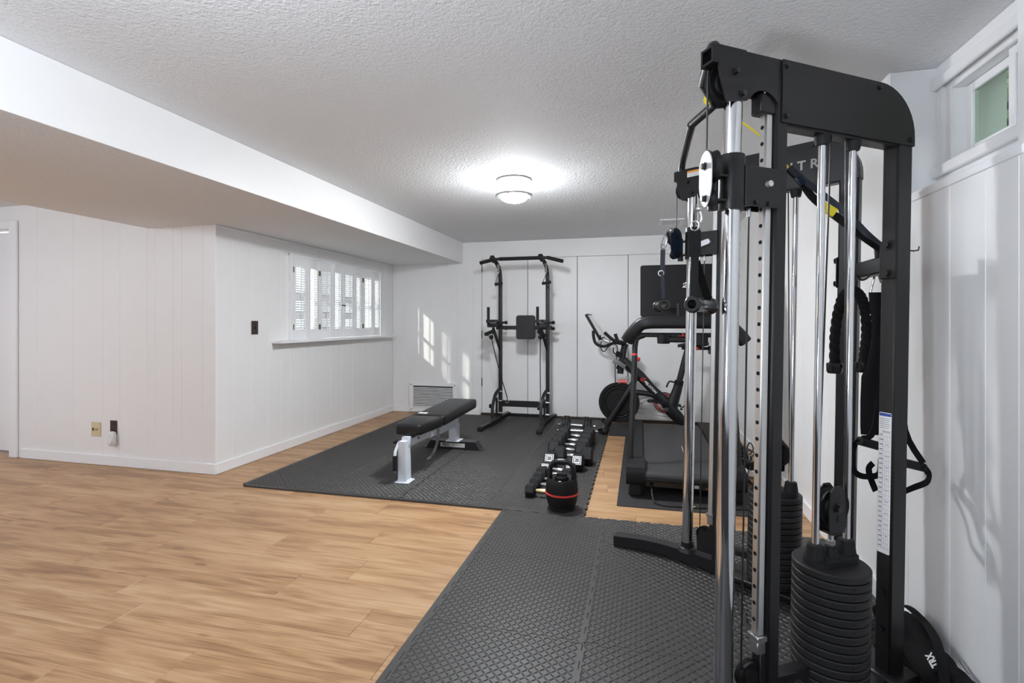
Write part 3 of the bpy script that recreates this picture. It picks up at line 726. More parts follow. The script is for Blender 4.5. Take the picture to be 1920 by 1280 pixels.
# swivel pulleys (each turned its own way on its hinge)
VIS = (1, -1)
def swivel(k, yaw, sidem=SILVER, pos=None):
    hinge = FR[k] @ V((-.062, 0, 1.555)); z = 1.555
    if pos: MB().bar(hinge, V((pos[0], pos[1], z)), .016, .06, bev=.004).build('hinge_arm', BLACK, ft)
    else: pos = hinge
    M = Mx.Translation((pos[0], pos[1], z)) @ Mx.Rotation(yaw, 4, 'Z')     # local -x: outwards
    sw = MB(M).lathe([(.006, -.012), (.03, -.012), (.033, -.006), (.038, -.006), (.043, -.012), (.038, 0), (.043, .012), (.038, .006), (.033, .006), (.03, .012), (.006, .012)], (-.046, 0, .036), (0, 1, 0), 28).build('swivel_pulley', BLACKP, ft)
    MB(M).lathe([(.006, -.009), (.02, -.009), (.024, 0), (.02, .009), (.006, .009)], (-.052, 0, -.05), (0, 1, 0), 24).build('lower_roller', BLACKP, sw)
    o = []
    for i in range(32):
        t = 2*math.pi*i/32; c, s_ = math.cos(t), math.sin(t)
        up_h = s_ > 0
        o.append((-.048+(.041 if up_h else .034+.007*(1+s_))*c, .032+.044*s_ if up_h else -.012+.060*s_))
    for sg in (1, -1):
        sn = .0155 if sg > 0 else -.0125
        if sg == VIS[k]: MB(M).prism(o, (0, sn, 0), (1, 0, 0), (0, 0, 1), .003).build('side_plate', sidem, sw)
        else: MB(M).lathe([(.0001, 0), (.034, 0), (.034, .003), (.0001, .003)], (-.046, sn-.003, .036), (0, 1, 0), 26).build('rear_plate', BLACK, sw)
    for z_ in (.036, -.05):
        for d in (1, -1):
            if z_ < 0 and d != VIS[k]: continue
            m = MB(M); m.cyl((-.048, d*.0145, z_), (-.048, d*.026, z_), .008, n=6); m.cyl((-.048, d*.0145, z_), (-.048, d*.0175, z_), .0115, n=14); m.build('bolt', BLACKG, sw)
    MB(M).span((-.03, -.0115, -.04), (.0, .0115, .0), .003).build('hinge_link', BLACK, sw)
    return M
_c = at(1325, 345, D=1.37)-V((-math.cos(R(105)), -math.sin(R(105)), 0))*.046
SW1 = swivel(0, R(105), SILVER, (_c.x+.010, _c.y+.003)); SW2 = swivel(1, R(46), BLUEM)
# pull-up bar: bent up from tower two's head, across, down to tower one's
for k_ in (0, 1): MB(FR[k_]).prism(rrect(.11, .044, .008, 3, -.025, 0), (0, 0, TOP-.0005), (1, 0, 0), (0, 1, 0), .005).build('bar_plate', BLACK, ft)
pts = [V(p) for p in ((.198, 2.64, 1.914), (.199, 2.625, 1.940), (.202, 2.57, 1.960), (.205, 2.24, 1.982), (.210, 2.205, 1.985), (.262, 2.065, 1.988), (.268, 2.04, 1.989), (.262, 2.0, 1.988),
  (.214, 1.86, 1.986), (.208, 1.82, 1.986), (.203, 1.60, 1.966), (.201, 1.55, 1.953), (.199, 1.512, 1.936), (.198, 1.50, 1.914))]
MB().tube(catmull(pts, 5), .0165, 14).build('pull_up_bar', BLACK, ft)
# rear cross beam, hooks, base beam
b1, b2 = FR[0] @ V((.655, -.0, 1.372)), FR[1] @ V((.655, 0, 1.372))
MB().bar(b1+V((-.0, 0, 0)), b2, .045, .055, bev=.005).build('rear_cross_beam', BLACK, ft)
c1, c2 = FR[0] @ V((.63, 0, .05)), FR[1] @ V((.63, 0, .05))
MB().bar(c1, c2, .06, .05, bev=.005).build('base_beam', BLACK, ft)
m = MB()
for t in (.35, .62): 
    p = b1.lerp(b2, t)+V((-.02, 0, -.027)); m.tube([p+V((0, 0, .006)), p+V((-.012, 0, -.012)), p+V((-.03, 0, -.016)), p+V((-.042, 0, .002))], .003, 8, smooth=4)
m.build('hooks', BLACKG, ft)
p = b1.lerp(b2, .28)+V((-.0, 0, .03)); MB().cyl(p, p+V((0, 0, .035)), .017, .019).build('strap_holder', RUBBER, ft)
# small hook on the back of the near rear upright
p = FR[0] @ V((.69, 0.01, 1.412)); m = MB().tube([p, p+V((.02, .004, -.002)), p+V((.034, .006, .0)), p+V((.036, .006, .012))], .0025, 8); m.build('side_hook', BLACKG, ft)
# weight chart on the near rear upright

ux = lambda k: FR[k].to_3x3() @ V((1, 0, 0))
nx_ = lambda k: FR[k].to_3x3() @ V((0, 1, 0))
uz = FR[0].to_3x3() @ V((0, 0, 1))
cm = frame(FR[0] @ V((.6208, -.0005, .672)), nx_(0), uz)
ch = MB(cm).prism(rrect(.039, .445, .004), (0, 0, 0), (1, 0, 0), (0, 1, 0), .0006).build('weight_chart', WHITE, ft, 0, 'white printed weight chart sticker with a blue header')
MB(cm).span((-.0185, .211, .0006), (.0185, .2205, .0009)).build('chart_header', mat('print_blue', (40, 74, 150), .5), ch, 0)
m = MB(cm)
for i in range(6): m.span((-.016, .203-i*.006, .0006), (.016-.002*(i % 3), .2045-i*.006, .0009))
for i in range(24): m.span((-.017, .150-i*.0153, .0006), (-.008+.0012*(i*7 % 4), .153-i*.0153, .0009)); m.span((-.018, .1455-i*.0153, .0006), (.018, .146-i*.0153, .0008))
for x in (-.006, .001, .007, .013): m.span((x, -.21, .0006), (x+.0004, .155, .0008))
for i in range(9):
    for x in (.003, .009): m.span((x, .12-i*.036, .0006), (x+.003, .1225-i*.036, .0009))
m.build('chart_print', mat('print_grey', (110, 110, 112), .6), ch, 0)
MB(cm).span((-.008, .158, .0006), (.016, .166, .0009)).build('chart_title', GREYP, ch, 0)
text('CENTR', .052, frame(FR[1] @ V((.435, -.0290, 1.822)), ux(1), uz), GREYP, ft, 'brand_lettering', .0004, 1.62, .0012)
# warning sticker on tower two's head tube
wm_ = frame(FR[1] @ V((.02, -.0245, TOP-.024)), ux(1), uz)
ck = MB(wm_).span((-.04, -.015, 0), (.06, .015, .0006)).build('warning_sticker', WHITE, ft, 0)
MB(wm_).span((-.04, .005, .0006), (.06, .015, .0009)).build('sticker_header', mat('print_orange', (222, 150, 60), .5), ck, 0)
m = MB(wm_)
for i in range(3): m.span((-.035, -.001-i*.005, .0006), (.05-.01*i, .0005-i*.005, .0009))
m.build('sticker_print', GREYP, ck, 0)

# ------------------------------------------------------------------ what hangs on the machine
def loft(m, secs, n=16):
    """secs: (centre, half-width vector, half-thickness vector)"""
    P = []; F = []
    for c, a_, b_ in secs:
        for i in range(n):
            t = 2*math.pi*i/n; P.append(V(c)+V(a_)*math.cos(t)+V(b_)*math.sin(t))
    for j in range(len(secs)-1):
        for i in range(n): k = (i+1) % n; F.append((j*n+i, j*n+k, (j+1)*n+k, (j+1)*n+i))
    F.append(list(range(n))[::-1]); F.append([(len(secs)-1)*n+i for i in range(n)])
    return m.add(P, F)
RV, FV, ZV = V((RX, RY, 0)), V((-RY, RX, 0)), V((0, 0, 1))
def grip(name, label, a_, b_, top, mid, dring, metal, webm, tubem, rr_):
    a_, b_, top, mid = V(a_), V(b_), V(top), V(mid)
    t = thing(name, label, 'cable handle', (a_+b_)/2, 0, 'cable handles')
    d = (b_-a_).normalized(); L_ = (b_-a_).length
    MB().lathe([(rr_*.62, 0), (rr_*1.0, -.0), (rr_*1.18, .004), (rr_*1.18, .010), (rr_*.95, .018), (rr_*.92, L_-.018), (rr_*1.18, L_-.010), (rr_*1.18, L_-.004), (rr_, L_), (rr_*.62, L_), (rr_*.60, L_*.5), (rr_*.62, 0)], a_, d, 26).build('grip_tube', tubem, t)
    up = (a_+b_)/2-mid
    w_ = webm[1]
    n_ = (FV+RV*.45).normalized()
    MB().ribbon([top, top+(mid-top)*.5, mid], .030*w_, .004, up=n_).build('strap', webm[0], t)
    m_ = MB()
    for e in (a_+d*.012, b_-d*.012):
        m_.ribbon([mid+V((0, 0, .004)), mid.lerp(e, .15), mid.lerp(e, .8)+V((0, 0, .004)), e+V((0, 0, rr_*1.0))], .020*w_, .003, up=n_)
    m_.build('handle_strap', webm[0], t)
    MB().torus(dring, .0125, .0024, n_, 20).build('d_ring', STEEL, t)
    m_ = MB(); m_.torus(top+V((0, 0, .012)), .0125, .0024, RV*.8+FV*.6, 20); m_.build('ring', STEEL, t)
    return t
A1, B1 = at(1297, 570, D=1.335), at(1333, 574, D=1.425)
T1, M1 = at(1303, 432, D=1.35), at(1303, 482, D=1.365)
h1 = grip('cable_handle', 'black tube handle on a black strap hanging from the near pulley, nearer the camera', A1, B1, T1, M1, M1, STEEL, (FABRIC, 1.0), BLACKG, .0195)
s0 = at(1311, 400, D=1.35)
m = MB().tube([s0+V((0, 0, .01)), s0+V((.006, 0, -.006)), s0+V((.004, 0, -.022)), s0+V((-.006, 0, -.027)), s0+V((-.011, 0, -.018))], .003, 8, smooth=4); m.ball(s0+V((0, 0, .012)), .008); m.build('snap_hook', STEEL, h1)
A2, B2 = at(1246, 571, D=2.38), at(1234, 575, D=2.48)
T2, M2 = at(1243, 468, D=2.42), at(1242, 512, D=2.42)
h2 = grip('cable_handle', 'smaller-looking navy strapped tube handle hanging from the far blue pulley', A2, B2, T2, M2, M2+V((-.006, 0, 0)), STEEL, (WEB, .72), BLACKG, .024)
s0 = at(1247, 440, D=2.42); s1 = at(1243, 466, D=2.42)
m = MB().tube([s0, s0+V((.010, 0, -.02)), s1+V((.012, 0, .01)), s1, s1+V((-.010, 0, .012)), s0+V((-.008, 0, -.014)), s0], .0034, 8, smooth=4); m.build('carabiner', STEEL, h2)
s2 = at(1258, 432, D=2.44); MB().tube([s0, s0.lerp(s2, .5)+V((0, 0, .01)), s2], .004, 8, smooth=4).ball(s2, .013).build('shackle', STEEL, h2)

# suspension trainer: yellow anchor on the pull-up bar, straps over the rear beam, two handles below
st = thing('suspension_trainer', 'black and navy suspension strap set with yellow tabs slung from pull-up bar to rear beam', 'suspension trainer', at(1650, 900, D=1.7))
g0 = at(1334, 186, D=1.93)
m = MB().ribbon([g0+V((0, 0, .0185)), g0+V((.0185, 0, 0)), g0+V((0, 0, -.0185)), g0+V((-.0185, 0, 0))], .022, .004, up=(0, 1, 0), smooth=4, closed=True); m.build('anchor_loop', YELLOW, st)
p1 = [at(1338, 190, D=1.94), at(1395, 232, D=1.9), at(1424, 254, D=1.88), at(1470, 305, D=1.84), at(1488, 322, D=1.83)]
MB().ribbon(p1, .007, .002, up=FV, smooth=4).build('anchor_strap', YELLOW, st)
p2 = [at(1478, 316, D=1.83), at(1500, 338, D=1.82), at(1522, 368, D=1.80), at(1550, 392, D=1.78), at(1600, 430, D=1.73), at(1640, 458, D=1.70), at(1668, 476, D=1.69)]
MB().ribbon(p2, .026, .006, up=FV, smooth=5).build('main_strap', FABRIC, st)
p3_ = [at(1480, 313, D=1.82), at(1502, 334, D=1.81), at(1545, 366, D=1.79), at(1590, 402, D=1.75), at(1625, 438, D=1.71), at(1660, 468, D=1.69)]
MB().ribbon(p3_, .020, .006, up=FV*.8+ZV*.6, smooth=5).build('main_strap', WEB, st)
MB().ribbon([at(1540, 384, D=1.775), at(1556, 394, D=1.765), at(1566, 400, D=1.76)], .03, .009, up=FV).build('yellow_tab', YELLOW, st)
MB().bar(at(1496, 330, D=1.815), at(1508, 345, D=1.81), .03, .014, up=FV, bev=.003).build('buckle', BLUEM, st)
MB().cyl(at(1487, 318, D=1.82), at(1497, 329, D=1.815), .005).build('buckle_pin', STEEL, st)
m = MB()      # straps running down behind the sling to the two handles
m.ribbon([at(1668, 476, D=1.69), at(1672, 520, D=1.72), at(1662, 640, D=1.735), at(1640, 800, D=1.735), at(1616, 822, D=1.735)], .02, .003, up=FV, smooth=4)
m.ribbon([at(1668, 476, D=1.69), at(1684, 560, D=1.74), at(1690, 700, D=1.74), at(1697, 806, D=1.72), at(1731, 868, D=1.70)], .02, .003, up=FV, smooth=4)
m.build('lower_straps', FABRIC, st)
for (gp, loop) in (([(1611, 826), (1655, 838)], [(1611, 824), (1601, 836), (1599, 858), (1600, 880), (1612, 891), (1630, 893), (1648, 888), (1652, 862), (1656, 840)]),
                   ([(1690, 866), (1731, 876)], [(1731, 874), (1741, 888), (1738, 903), (1715, 913), (1690, 922), (1672, 920), (1668, 895), (1690, 868)])):
    d0 = 1.73 if gp[0][0] < 1650 else 1.70
    ps = [at(x, y, D=d0+.02*(i % 3 == 1)) for i, (x, y) in enumerate(loop)]
    MB().cyl(at(*gp[0], D=d0), at(*gp[1], D=d0+.02), .0145, n=16).build('foam_grip', RUBBER, st)
    MB().ribbon(ps, .020, .003, up=FV, smooth=5).build('foot_cradle', FABRIC, st)
MB().ribbon([at(1637, 868, D=1.74), at(1629, 878, D=1.74), at(1633, 898, D=1.74), at(1642, 920, D=1.74)], .02, .003, up=FV, smooth=4).build('loose_strap', FABRIC, st)
# black padded sling on a chrome carabiner
sl = thing('ab_sling', 'long black padded sling hanging by a chrome carabiner behind the near rear upright', 'sling', at(1640, 815, D=1.80))
prof = [(548, 1629, 1656), (575, 1631, 1662), (600, 1635, 1668), (640, 1634, 1672), (677, 1627, 1674), (706, 1615, 1672), (752, 1613, 1668), (800, 1613, 1662), (814, 1614, 1660)]
secs = []
for v_, x0, x1 in prof:
    c0, c1 = at(x0, v_, D=1.785), at(x1, v_, D=1.772); secs.append(((c0+c1)/2, (c1-c0)/2, FV*.012))
loft(MB(), secs, 20).build('sling_pad', FABRIC, sl)
m = MB().cyl(at(1643, 506, D=1.81), at(1632, 548, D=1.815), .0038).cyl(at(1645, 508, D=1.80), at(1652, 530, D=1.80), .0036).torus(at(1644, 506, D=1.81), .008, .003, FV, 14); m.build('carabiner', CHROME, sl)
m = MB()
for v_ in (578, 590): m.ball(at(1632, v_, D=1.80), .0028, 8)
m.build('rivets', STEEL, sl)
# triceps rope
rp = thing('triceps_rope', 'thick black twisted rope attachment with rubber end caps draped over the rear beam hook', 'rope', at(1590, 690, D=1.84))
path = [at(1565, 684, D=1.86), at(1565, 640, D=1.86), at(1569, 598, D=1.86), at(1578, 562, D=1.86), at(1590, 547, D=1.855), at(1602, 545, D=1.85), at(1614, 556, D=1.84), at(1622, 580, D=1.835), at(1625, 620, D=1.83), at(1622, 655, D=1.83), at(1619, 682, D=1.83)]
cp = catmull(path, 14); n_ = len(cp)
for k in range(3):
    hp = []
    for i, p in enumerate(cp):
        t = (cp[min(i+1, n_-1)]-cp[max(i-1, 0)]).normalized(); x = t.cross(FV).normalized(); y = x.cross(t)
        an = i*.42+k*2*math.pi/3; hp.append(p+x*math.cos(an)*.0085+y*math.sin(an)*.0085)
    MB().tube(hp, .0095, 8).build('rope_strand', FABRIC, rp)
for e in (path[0], path[-1]):
    MB().lathe([(.0001, -.018), (.022, -.016), (.026, -.008), (.027, .018), (.024, .022), (.0001, .022)], e+V((0, 0, -.014)), (0, 0, 1), 20).build('end_cap', BLACKG, rp)
# bag on the floor between the machine and the wall
bg_ = thing('gear_bag', 'crumpled black gear bag on the floor between the machine and right wall', 'bag', (.91, 1.82, 0))
rn = random.Random(5); secs = []
for i in range(22):
    t = i/21; y = 1.66+.66*t; env = math.sin(math.pi*min(max(t*.94+.04, 0), 1))**.45
    hw, hh = (.058+.010*math.sin(t*9))*env, (.070+.012*math.sin(t*12+1))*env
    secs.append((V((.912+.008*math.sin(t*8), y, .013+hh)), V((hw, 0, .006*math.sin(t*13))), V((.01*math.sin(t*7), 0, hh))))
m = loft(MB(), secs, 40)
from mathutils import noise
m.v = [V((min(p.x+.016*noise.noise(p*20), .968), p.y, max(.013, p.z+.030*abs(noise.noise(p*13+V((3, 1, 0))))-.010))) for p in m.v]
m.build('bag_body', FABRIC, bg_, 60)
MB().ribbon([V((.862, 1.74, .07)), V((.88, 1.80, .135)), V((.91, 1.90, .168)), V((.93, 2.02, .165)), V((.935, 2.14, .15)), V((.93, 2.24, .10))], .026, .004, up=(0, 0, 1), smooth=5).build('carry_strap', FABRIC, bg_)
tgm = frame((.888, 1.865, .118), V((.12, 1, .1)), V((-.75, .0, -.66)))
MB(tgm).box((0, 0, .004), (.085, .042, .004), .001).build('sewn_tag', FABRIC, bg_, 0)
text('TRX', .030, tgm @ Mx.Translation((0, 0, .0068)), WHITE, bg_, 'tag_lettering', .0003, 1.0, .0012)
MB().bar((.945, 1.80, .135), (.955, 1.86, .135), .004, .004).build('zip_pull', STEEL, bg_)
# ------------------------------------------------------------------ adjustable bench
bx = -1.665
bn = thing('weight_bench', 'white framed adjustable weight bench with black vinyl pads on the foam mat', 'weight bench', (bx, 4.0, TH))
def pad(outl, z0, z1, cr=.02):
    m = MB(); P = []; F = []; n = len(outl); cx = sum(p[0] for p in outl)/n; cy = sum(p[1] for p in outl)/n
    rings = [(z0, .955), (z0+.008, .985), (z0+cr, 1.0), (z1-cr, 1.0), (z1-cr*.35, .985), (z1-.002, .945), (z1+.003, .8)]
    for z, s in rings:
        for x, y in outl: P.append(V((cx+(x-cx)*s, cy+(y-cy)*(1-(1-s)*.5), z)))
    for j in range(len(rings)-1):
        for i in range(n): k = (i+1) % n; F.append((j*n+i, j*n+k, (j+1)*n+k, (j+1)*n+i))
    F.append(list(range(n))[::-1]); F.append([(len(rings)-1)*n+i for i in range(n)])
    return m.add(P, F)
def roundpoly(pts, r, n=5):
    out = []; m = len(pts)
    for i in range(m):
        p, a_, b_ = V((*pts[i], 0)), V((*pts[i-1], 0)), V((*pts[(i+1) % m], 0))
        u = (a_-p).normalized()*r; w_ = (b_-p).normalized()*r
        for k in range(n+1):
            t = k/n; q = (p+u)*(1-t)**2+p*2*t*(1-t)+(p+w_)*t*t; out.append((q.x, q.y))
    return out
SZ0, SZ1 = .345, .420
pad(roundpoly([(bx-.10, 3.475), (bx+.10, 3.475), (bx+.145, 3.84), (bx-.145, 3.84)], .03), SZ0, SZ1).build('seat_pad', LEATHER, bn, 50)
m = pad(roundpoly([(bx-.135, 3.865), (bx+.135, 3.865), (bx+.14, 4.715), (bx-.14, 4.715)], .035), SZ0-.005, SZ1+.002)
rb = Mx.Translation((bx, 3.88, .38)) @ Mx.Rotation(R(1.0), 4, 'X') @ Mx.Translation((-bx, -3.88, -.38))
m.v = [rb @ p for p in m.v]; bk = m.build('back_pad', LEATHER, bn, 50)
MB().box((bx-.075, 3.93, SZ1+.006), (.075, .05, .0012)).build('pad_label', WHITE, bk, 0)
m = MB()
m.prism([(0, 0), (.07, 0), (.07, .012), (.06, .018), (.055, .30), (.0, .30), (-.003, .018), (-.01, .012)], (bx-.032, 3.395, TH), (1, 0, 0), (0, 0, 1), -.085)
m.build('front_leg', WHITEM, bn, 25)
MB().box((bx+.0, 3.435, TH+.006), (.11, .115, .012), .004).build('foot_plate', WHITEM, bn, 0)
m = MB(); m.sweep([(bx, 3.44, .300), (bx, 3.80, .290), (bx, 4.10, .262), (bx, 4.50, .258)], rrect(.055, .075, .006, 2), up=(0, 0, 1)); m.build('main_beam', WHITEM, bn, 25)
MB().box((bx, 4.46, .165), (.075, .09, .15), .006).box((bx, 4.46, .088), (.13, .12, .008), .002).box((bx, 4.47, .295), (.07, .085, .012), .003).build('rear_post', WHITEM, bn, 25)
MB().cyl((bx, 4.47, .30), (bx, 4.47, .325), .020, n=12).build('beam_cap', BLACKG, bn)
m = MB(); m.prism([(-.265, 0), (.265, 0), (.215, .075), (-.215, .075)], (bx, 4.415, TH), (1, 0, 0), (0, 0, 1), -.10); m.span((bx-.30, 4.42, TH), (bx+.30, 4.51, TH+.006), .002)
rbz = m.build('rear_base', BLACK, bn, 25)
lm = frame((bx+.0, 4.4145, TH+.040), (1, 0, 0), (0, 0, 1))
MB(lm).span((-.118, -.018, 0), (.118, .018, .0008)).build('series_label', GREYP, rbz, 0)
text('PRO', .030, lm @ Mx.Translation((-.066, 0, .0012)), BLACKP, rbz, 'lettering', .0003, 1.1, .0012)
text('SERIES', .028, lm @ Mx.Translation((.046, 0, .0012)), mat('label_outline', (120, 120, 118), .5), rbz, 'lettering', .0003, 1.1)
MB().bar((bx, 3.50, .30), (bx, 3.50, .348), .05, .05).span((bx-.03, 3.49, .315), (bx+.03, 3.83, .345), .003).build('seat_bracket', BLACK, bn)
MB().span((bx-.03, 3.87, .32), (bx+.03, 4.60, .342), .003).build('back_bracket', BLACK, bn)
MB().tube([(bx-.035, 3.41, .30), (bx-.045, 3.385, .255), (bx-.046, 3.37, .22), (bx-.046, 3.37, .10)], .011, 10, smooth=4).build('lift_handle', WHITEM, bn)
MB().cyl((bx-.046, 3.37, .215), (bx-.046, 3.37, .105), .0165, n=14).build('handle_grip', RUBBER, bn)
MB().cyl((bx-.03, 3.45, .295), (bx-.075, 3.45, .295), .006).lathe([(.012, 0), (.014, .01), (.011, .022), (.0001, .024)], (bx-.075, 3.45, .295), (-1, 0, 0), 12).build('pop_pin', BLACKG, bn)
m = MB(); ap = catmull([(bx+.04, 3.98, .29), (bx+.045, 3.95, .20), (bx+.05, 3.86, .13), (bx+.05, 3.74, .10)], 6)
m.ribbon(ap, .006, .022, up=(1, 0, 0)); m.build('angle_arc', STEEL, bn)
m = MB()
for i in (5, 9, 12, 15, 18): m.cyl(ap[i]+V((-.012, 0, 0)), ap[i]+V((.012, 0, 0)), .006, n=8)
m.build('arc_pegs', CHROME, bn)
MB().span((bx-.034, 3.83, .245), (bx+.034, 3.90, .335), .005).build('pivot_bracket', WHITEM, bn)
m = MB()
for y, z in ((3.865, .30), (3.60, .298)): m.cyl((bx-.04, y, z), (bx+.04, y, z), .01, n=6)
m.build('bolts', STEEL, bn)
# ------------------------------------------------------------------ power tower
pt = thing('power_tower', 'black power tower with pull-up bar, dip arms and back pad before the closet doors', 'power tower', (-1.32, 5.7, TH))
YP = 5.84; PXL, PXR = -1.60, -1.035
def post(x, nm):
    a_, b_ = at(938 if x < -1.3 else 1027, 790, Y=YP), None
    zt = at(936, 530, Y=YP).z
    m = MB().sweep([(x, YP, TH+.02), (x, YP, zt)]+catmull([(x, YP, zt+.01), (x-.004, YP-.02, zt+.13), (x-.02, YP-.08, zt+.215), (x-.045, YP-.17, zt+.265)], 5), rrect(.042, .042, .006, 2), up=(0, 1, 0)); m.build('post', BLACK, pt, 30)
    return V((x-.045, YP-.17, zt+.265))
tl, tr = post(PXL, 0), post(PXR, 1)
by = tl.y-.02; bz = tl.z+.012
P_ = lambda px, v: at(px, v, Y=by)
bar_ = [P_(900, 493), P_(914, 489.5), P_(928, 486), P_(936, 485.5), P_(1018, 483), P_(1026, 482.5), P_(1040, 486), P_(1056, 489.7)]
MB().tube(bar_, .0165, 12).build('pull_up_bar', BLACK, pt)
for a_, b_ in ((0, 2), (3, 4), (5, 7)):
    MB().tube(bar_[a_:b_+1], .021, 12).build('foam_grip', RUBBER, pt)
m = MB()
for q in (tl, tr): m.bar(q+V((.012, .04, -.03)), q+V((-.01, -.03, .02)), .05, .05, bev=.006)
m.build('bar_clamp', BLACK, pt)
za = at(940, 614, Y=YP).z
MB().bar((PXL-.05, YP-.0, za), (PXR+.05, YP, za), .045, .045, bev=.004).build('cross_tube', BLACK, pt)
MB().bar((PXL, YP, at(980, 757, Y=YP).z), (PXR, YP, at(980, 757, Y=YP).z), .04, .07, bev=.005).build('lower_brace', BLACK, pt)
c0, c1 = at(968, 591, Y=YP-.07), at(1003.5, 636, Y=YP-.07)
bp_ = MB().prism(rrect(c1.x-c0.x, c0.z-c1.z, .03, 5, (c0.x+c1.x)/2, (c0.z+c1.z)/2), (0, YP-.05, 0), (1, 0, 0), (0, 0, 1), .03).prism(rrect((c1.x-c0.x)*.95, (c0.z-c1.z)*.96, .03, 5, (c0.x+c1.x)/2, (c0.z+c1.z)/2), (0, YP-.079, 0), (1, 0, 0), (0, 0, 1), .012).build('back_pad', LEATHER, pt)
MB().bar(((c0.x+c1.x)/2, YP-.05, za), ((c0.x+c1.x)/2, YP, za), .12, .08).build('pad_bracket', BLACK, pt)
for x, gx in ((PXL, 925), (PXR, 1016.5)):
    y1 = YP-.30
    MB().bar((x-.0, YP+.03, za+.03), (x-.055, y1, za+.03), .045, .05, bev=.004).build('dip_arm', BLACK, pt)
    MB().prism(rrect(.085, .34, .015, 3, x-.035, YP-.18), (0, 0, za+.058), (1, 0, 0), (0, 1, 0), .035).build('arm_pad', LEATHER, pt)
    MB().cyl((x-.06, y1, za+.03), (x-.06, y1, za+.235), .016, n=12).build('dip_grip', RUBBER, pt)
    MB().bar((x-.055, YP-.13, za), (x-.0, YP, za-.27), .02, .035, bev=.003).build('arm_brace', BLACK, pt)
    m = MB()
    for z in (za+.06, za-.01): m.cyl((x-.05, YP, z), (x+.06, YP, z), .012, n=8); m.lathe([(.012, 0), (.02, .01), (.02, .03), (.008, .036), (.0001, .036)], (x+.05, YP, z), (1, 0, 0), 8)
    m.build('clamp_knobs', BLACKG, pt)
    # floor foot and curved brace
    fx = x-.055 if x < -1.3 else x+.02
    ft_ = [(x+.055, 6.03, TH+.055), (x+.02, 5.86, TH+.05), (x-.01, 5.60, TH+.03), (fx, 5.25, TH+.026)]
    MB().ribbon(ft_, .05, .04, smooth=4).build('floor_foot', BLACK, pt)
    MB().box((fx, 5.23, TH+.022), (.062, .06, .044), .008).build('foot_cap', RUBBER, pt)
    MB().ribbon([(x-.005, YP-.02, .39), (x-.03, YP-.12, .33), (x-.045, YP-.18, .20), (x-.04, YP-.20, TH+.06)], .03, .03, up=(1, 0, 0), smooth=5).build('curved_brace', BLACK, pt)
    MB().bar((x-.02, YP-.1, TH+.04), (x-.02, YP-.1, .30), .02, .02).build('inner_strut', BLACK, pt)
    m = MB()
    for z in (.36, .25, .11): m.cyl((x-.027, YP-.03, z), (x+.027, YP-.03, z), .012, n=8)
    m.cyl((x+.055, 6.0, TH+.06), (x+.055, 5.97, TH+.085), .014, n=8)
    m.build('bolts', STEEL, pt)
    MB().lathe([(.014, 0), (.024, .012), (.024, .03), (.0001, .034)], (x-.055, YP-.17, .21), (-1, 0, 0), 10).build('adjust_knob', BLACKG, pt)
MB().bar((PXL, 5.99, TH+.05), (PXR, 5.99, TH+.05), .035, .035, bev=.003).build('rear_brace', BLACK, pt)
# hanging trapeze handles on short chains
for i, (cx, top) in enumerate(((934.5, 490), (1024, 488))):
    lab = ('left', 'right')[i]
    a_ = P_(cx-.5, top+6); 
    ap_ = at(cx-.2 if i else cx, 513, Y=by-.01); e0, e1 = (at(927.5, 533.5, Y=by-.02), at(942.5, 530, Y=by)) if i == 0 else (at(1016, 531.5, Y=by-.02), at(1033, 528.5, Y=by))
    t = thing('hanging_handle', 'black triangle handle on short chain from the %s end of power tower bar' % lab, 'handle', (e0+e1)/2, 0, 'hanging handles of the power tower')
    MB().cyl(e0, e1, .0165, n=12).build('grip', RUBBER, t)
    MB().tube([e0.lerp(e1, .06), ap_, e0.lerp(e1, .94)], .0048, 8).build('cord', CABLE, t)
    m = MB(); n = 6
    for k in range(n): m.torus(a_.lerp(ap_, (k+.5)/n), .0125, .0034, (1, 0, 0) if k % 2 else (0, 1, 0), 10, 5)
    m.build('chain', STEEL, t)
# resistance tubes hooked on the lower brace
zl = at(980, 757, Y=YP).z
for i, (hx, hv, bx_) in enumerate(((921, 628, 951), (1013, 628, 1013.5))):
    lab = ('left', 'right')[i]
    b0 = at(bx_, 752, Y=YP-.03); h0 = at(hx, hv+4, Y=YP-.22)
    t = thing('resistance_band', 'black resistance tube with foam handle on the %s side of power tower' % lab, 'resistance band', b0, 0, 'resistance tubes of the power tower')
    MB().tube([b0+V((0, 0, .045)), b0.lerp(h0, .5)+V((0, -.01, 0)), h0], .0055, 8, smooth=4).build('tube', CABLE, t)
    MB().torus(b0+V((0, -.005, .0)), .018, .0035, (0, 1, 0), 14).cyl(b0+V((0, 0, .015)), b0+V((0, 0, .05)), .008).build('snap_hook', STEEL, t)
    MB().ball(h0, .026, 12).build('stop_ball', RUBBER, t)
    g0, g1 = (at(909, 627, Y=YP-.26), at(926, 620, Y=YP-.2)) if i == 0 else (at(1009, 620, Y=YP-.26), at(1022, 630, Y=YP-.2))
    MB().cyl(g0, g1, .021, n=12).build('grip', RUBBER, t)
    MB().tube([g0, h0+V((-.01, 0, .01)), h0, h0+V((.01, 0, .01)), g1], .005, 8).build('cord', CABLE, t)
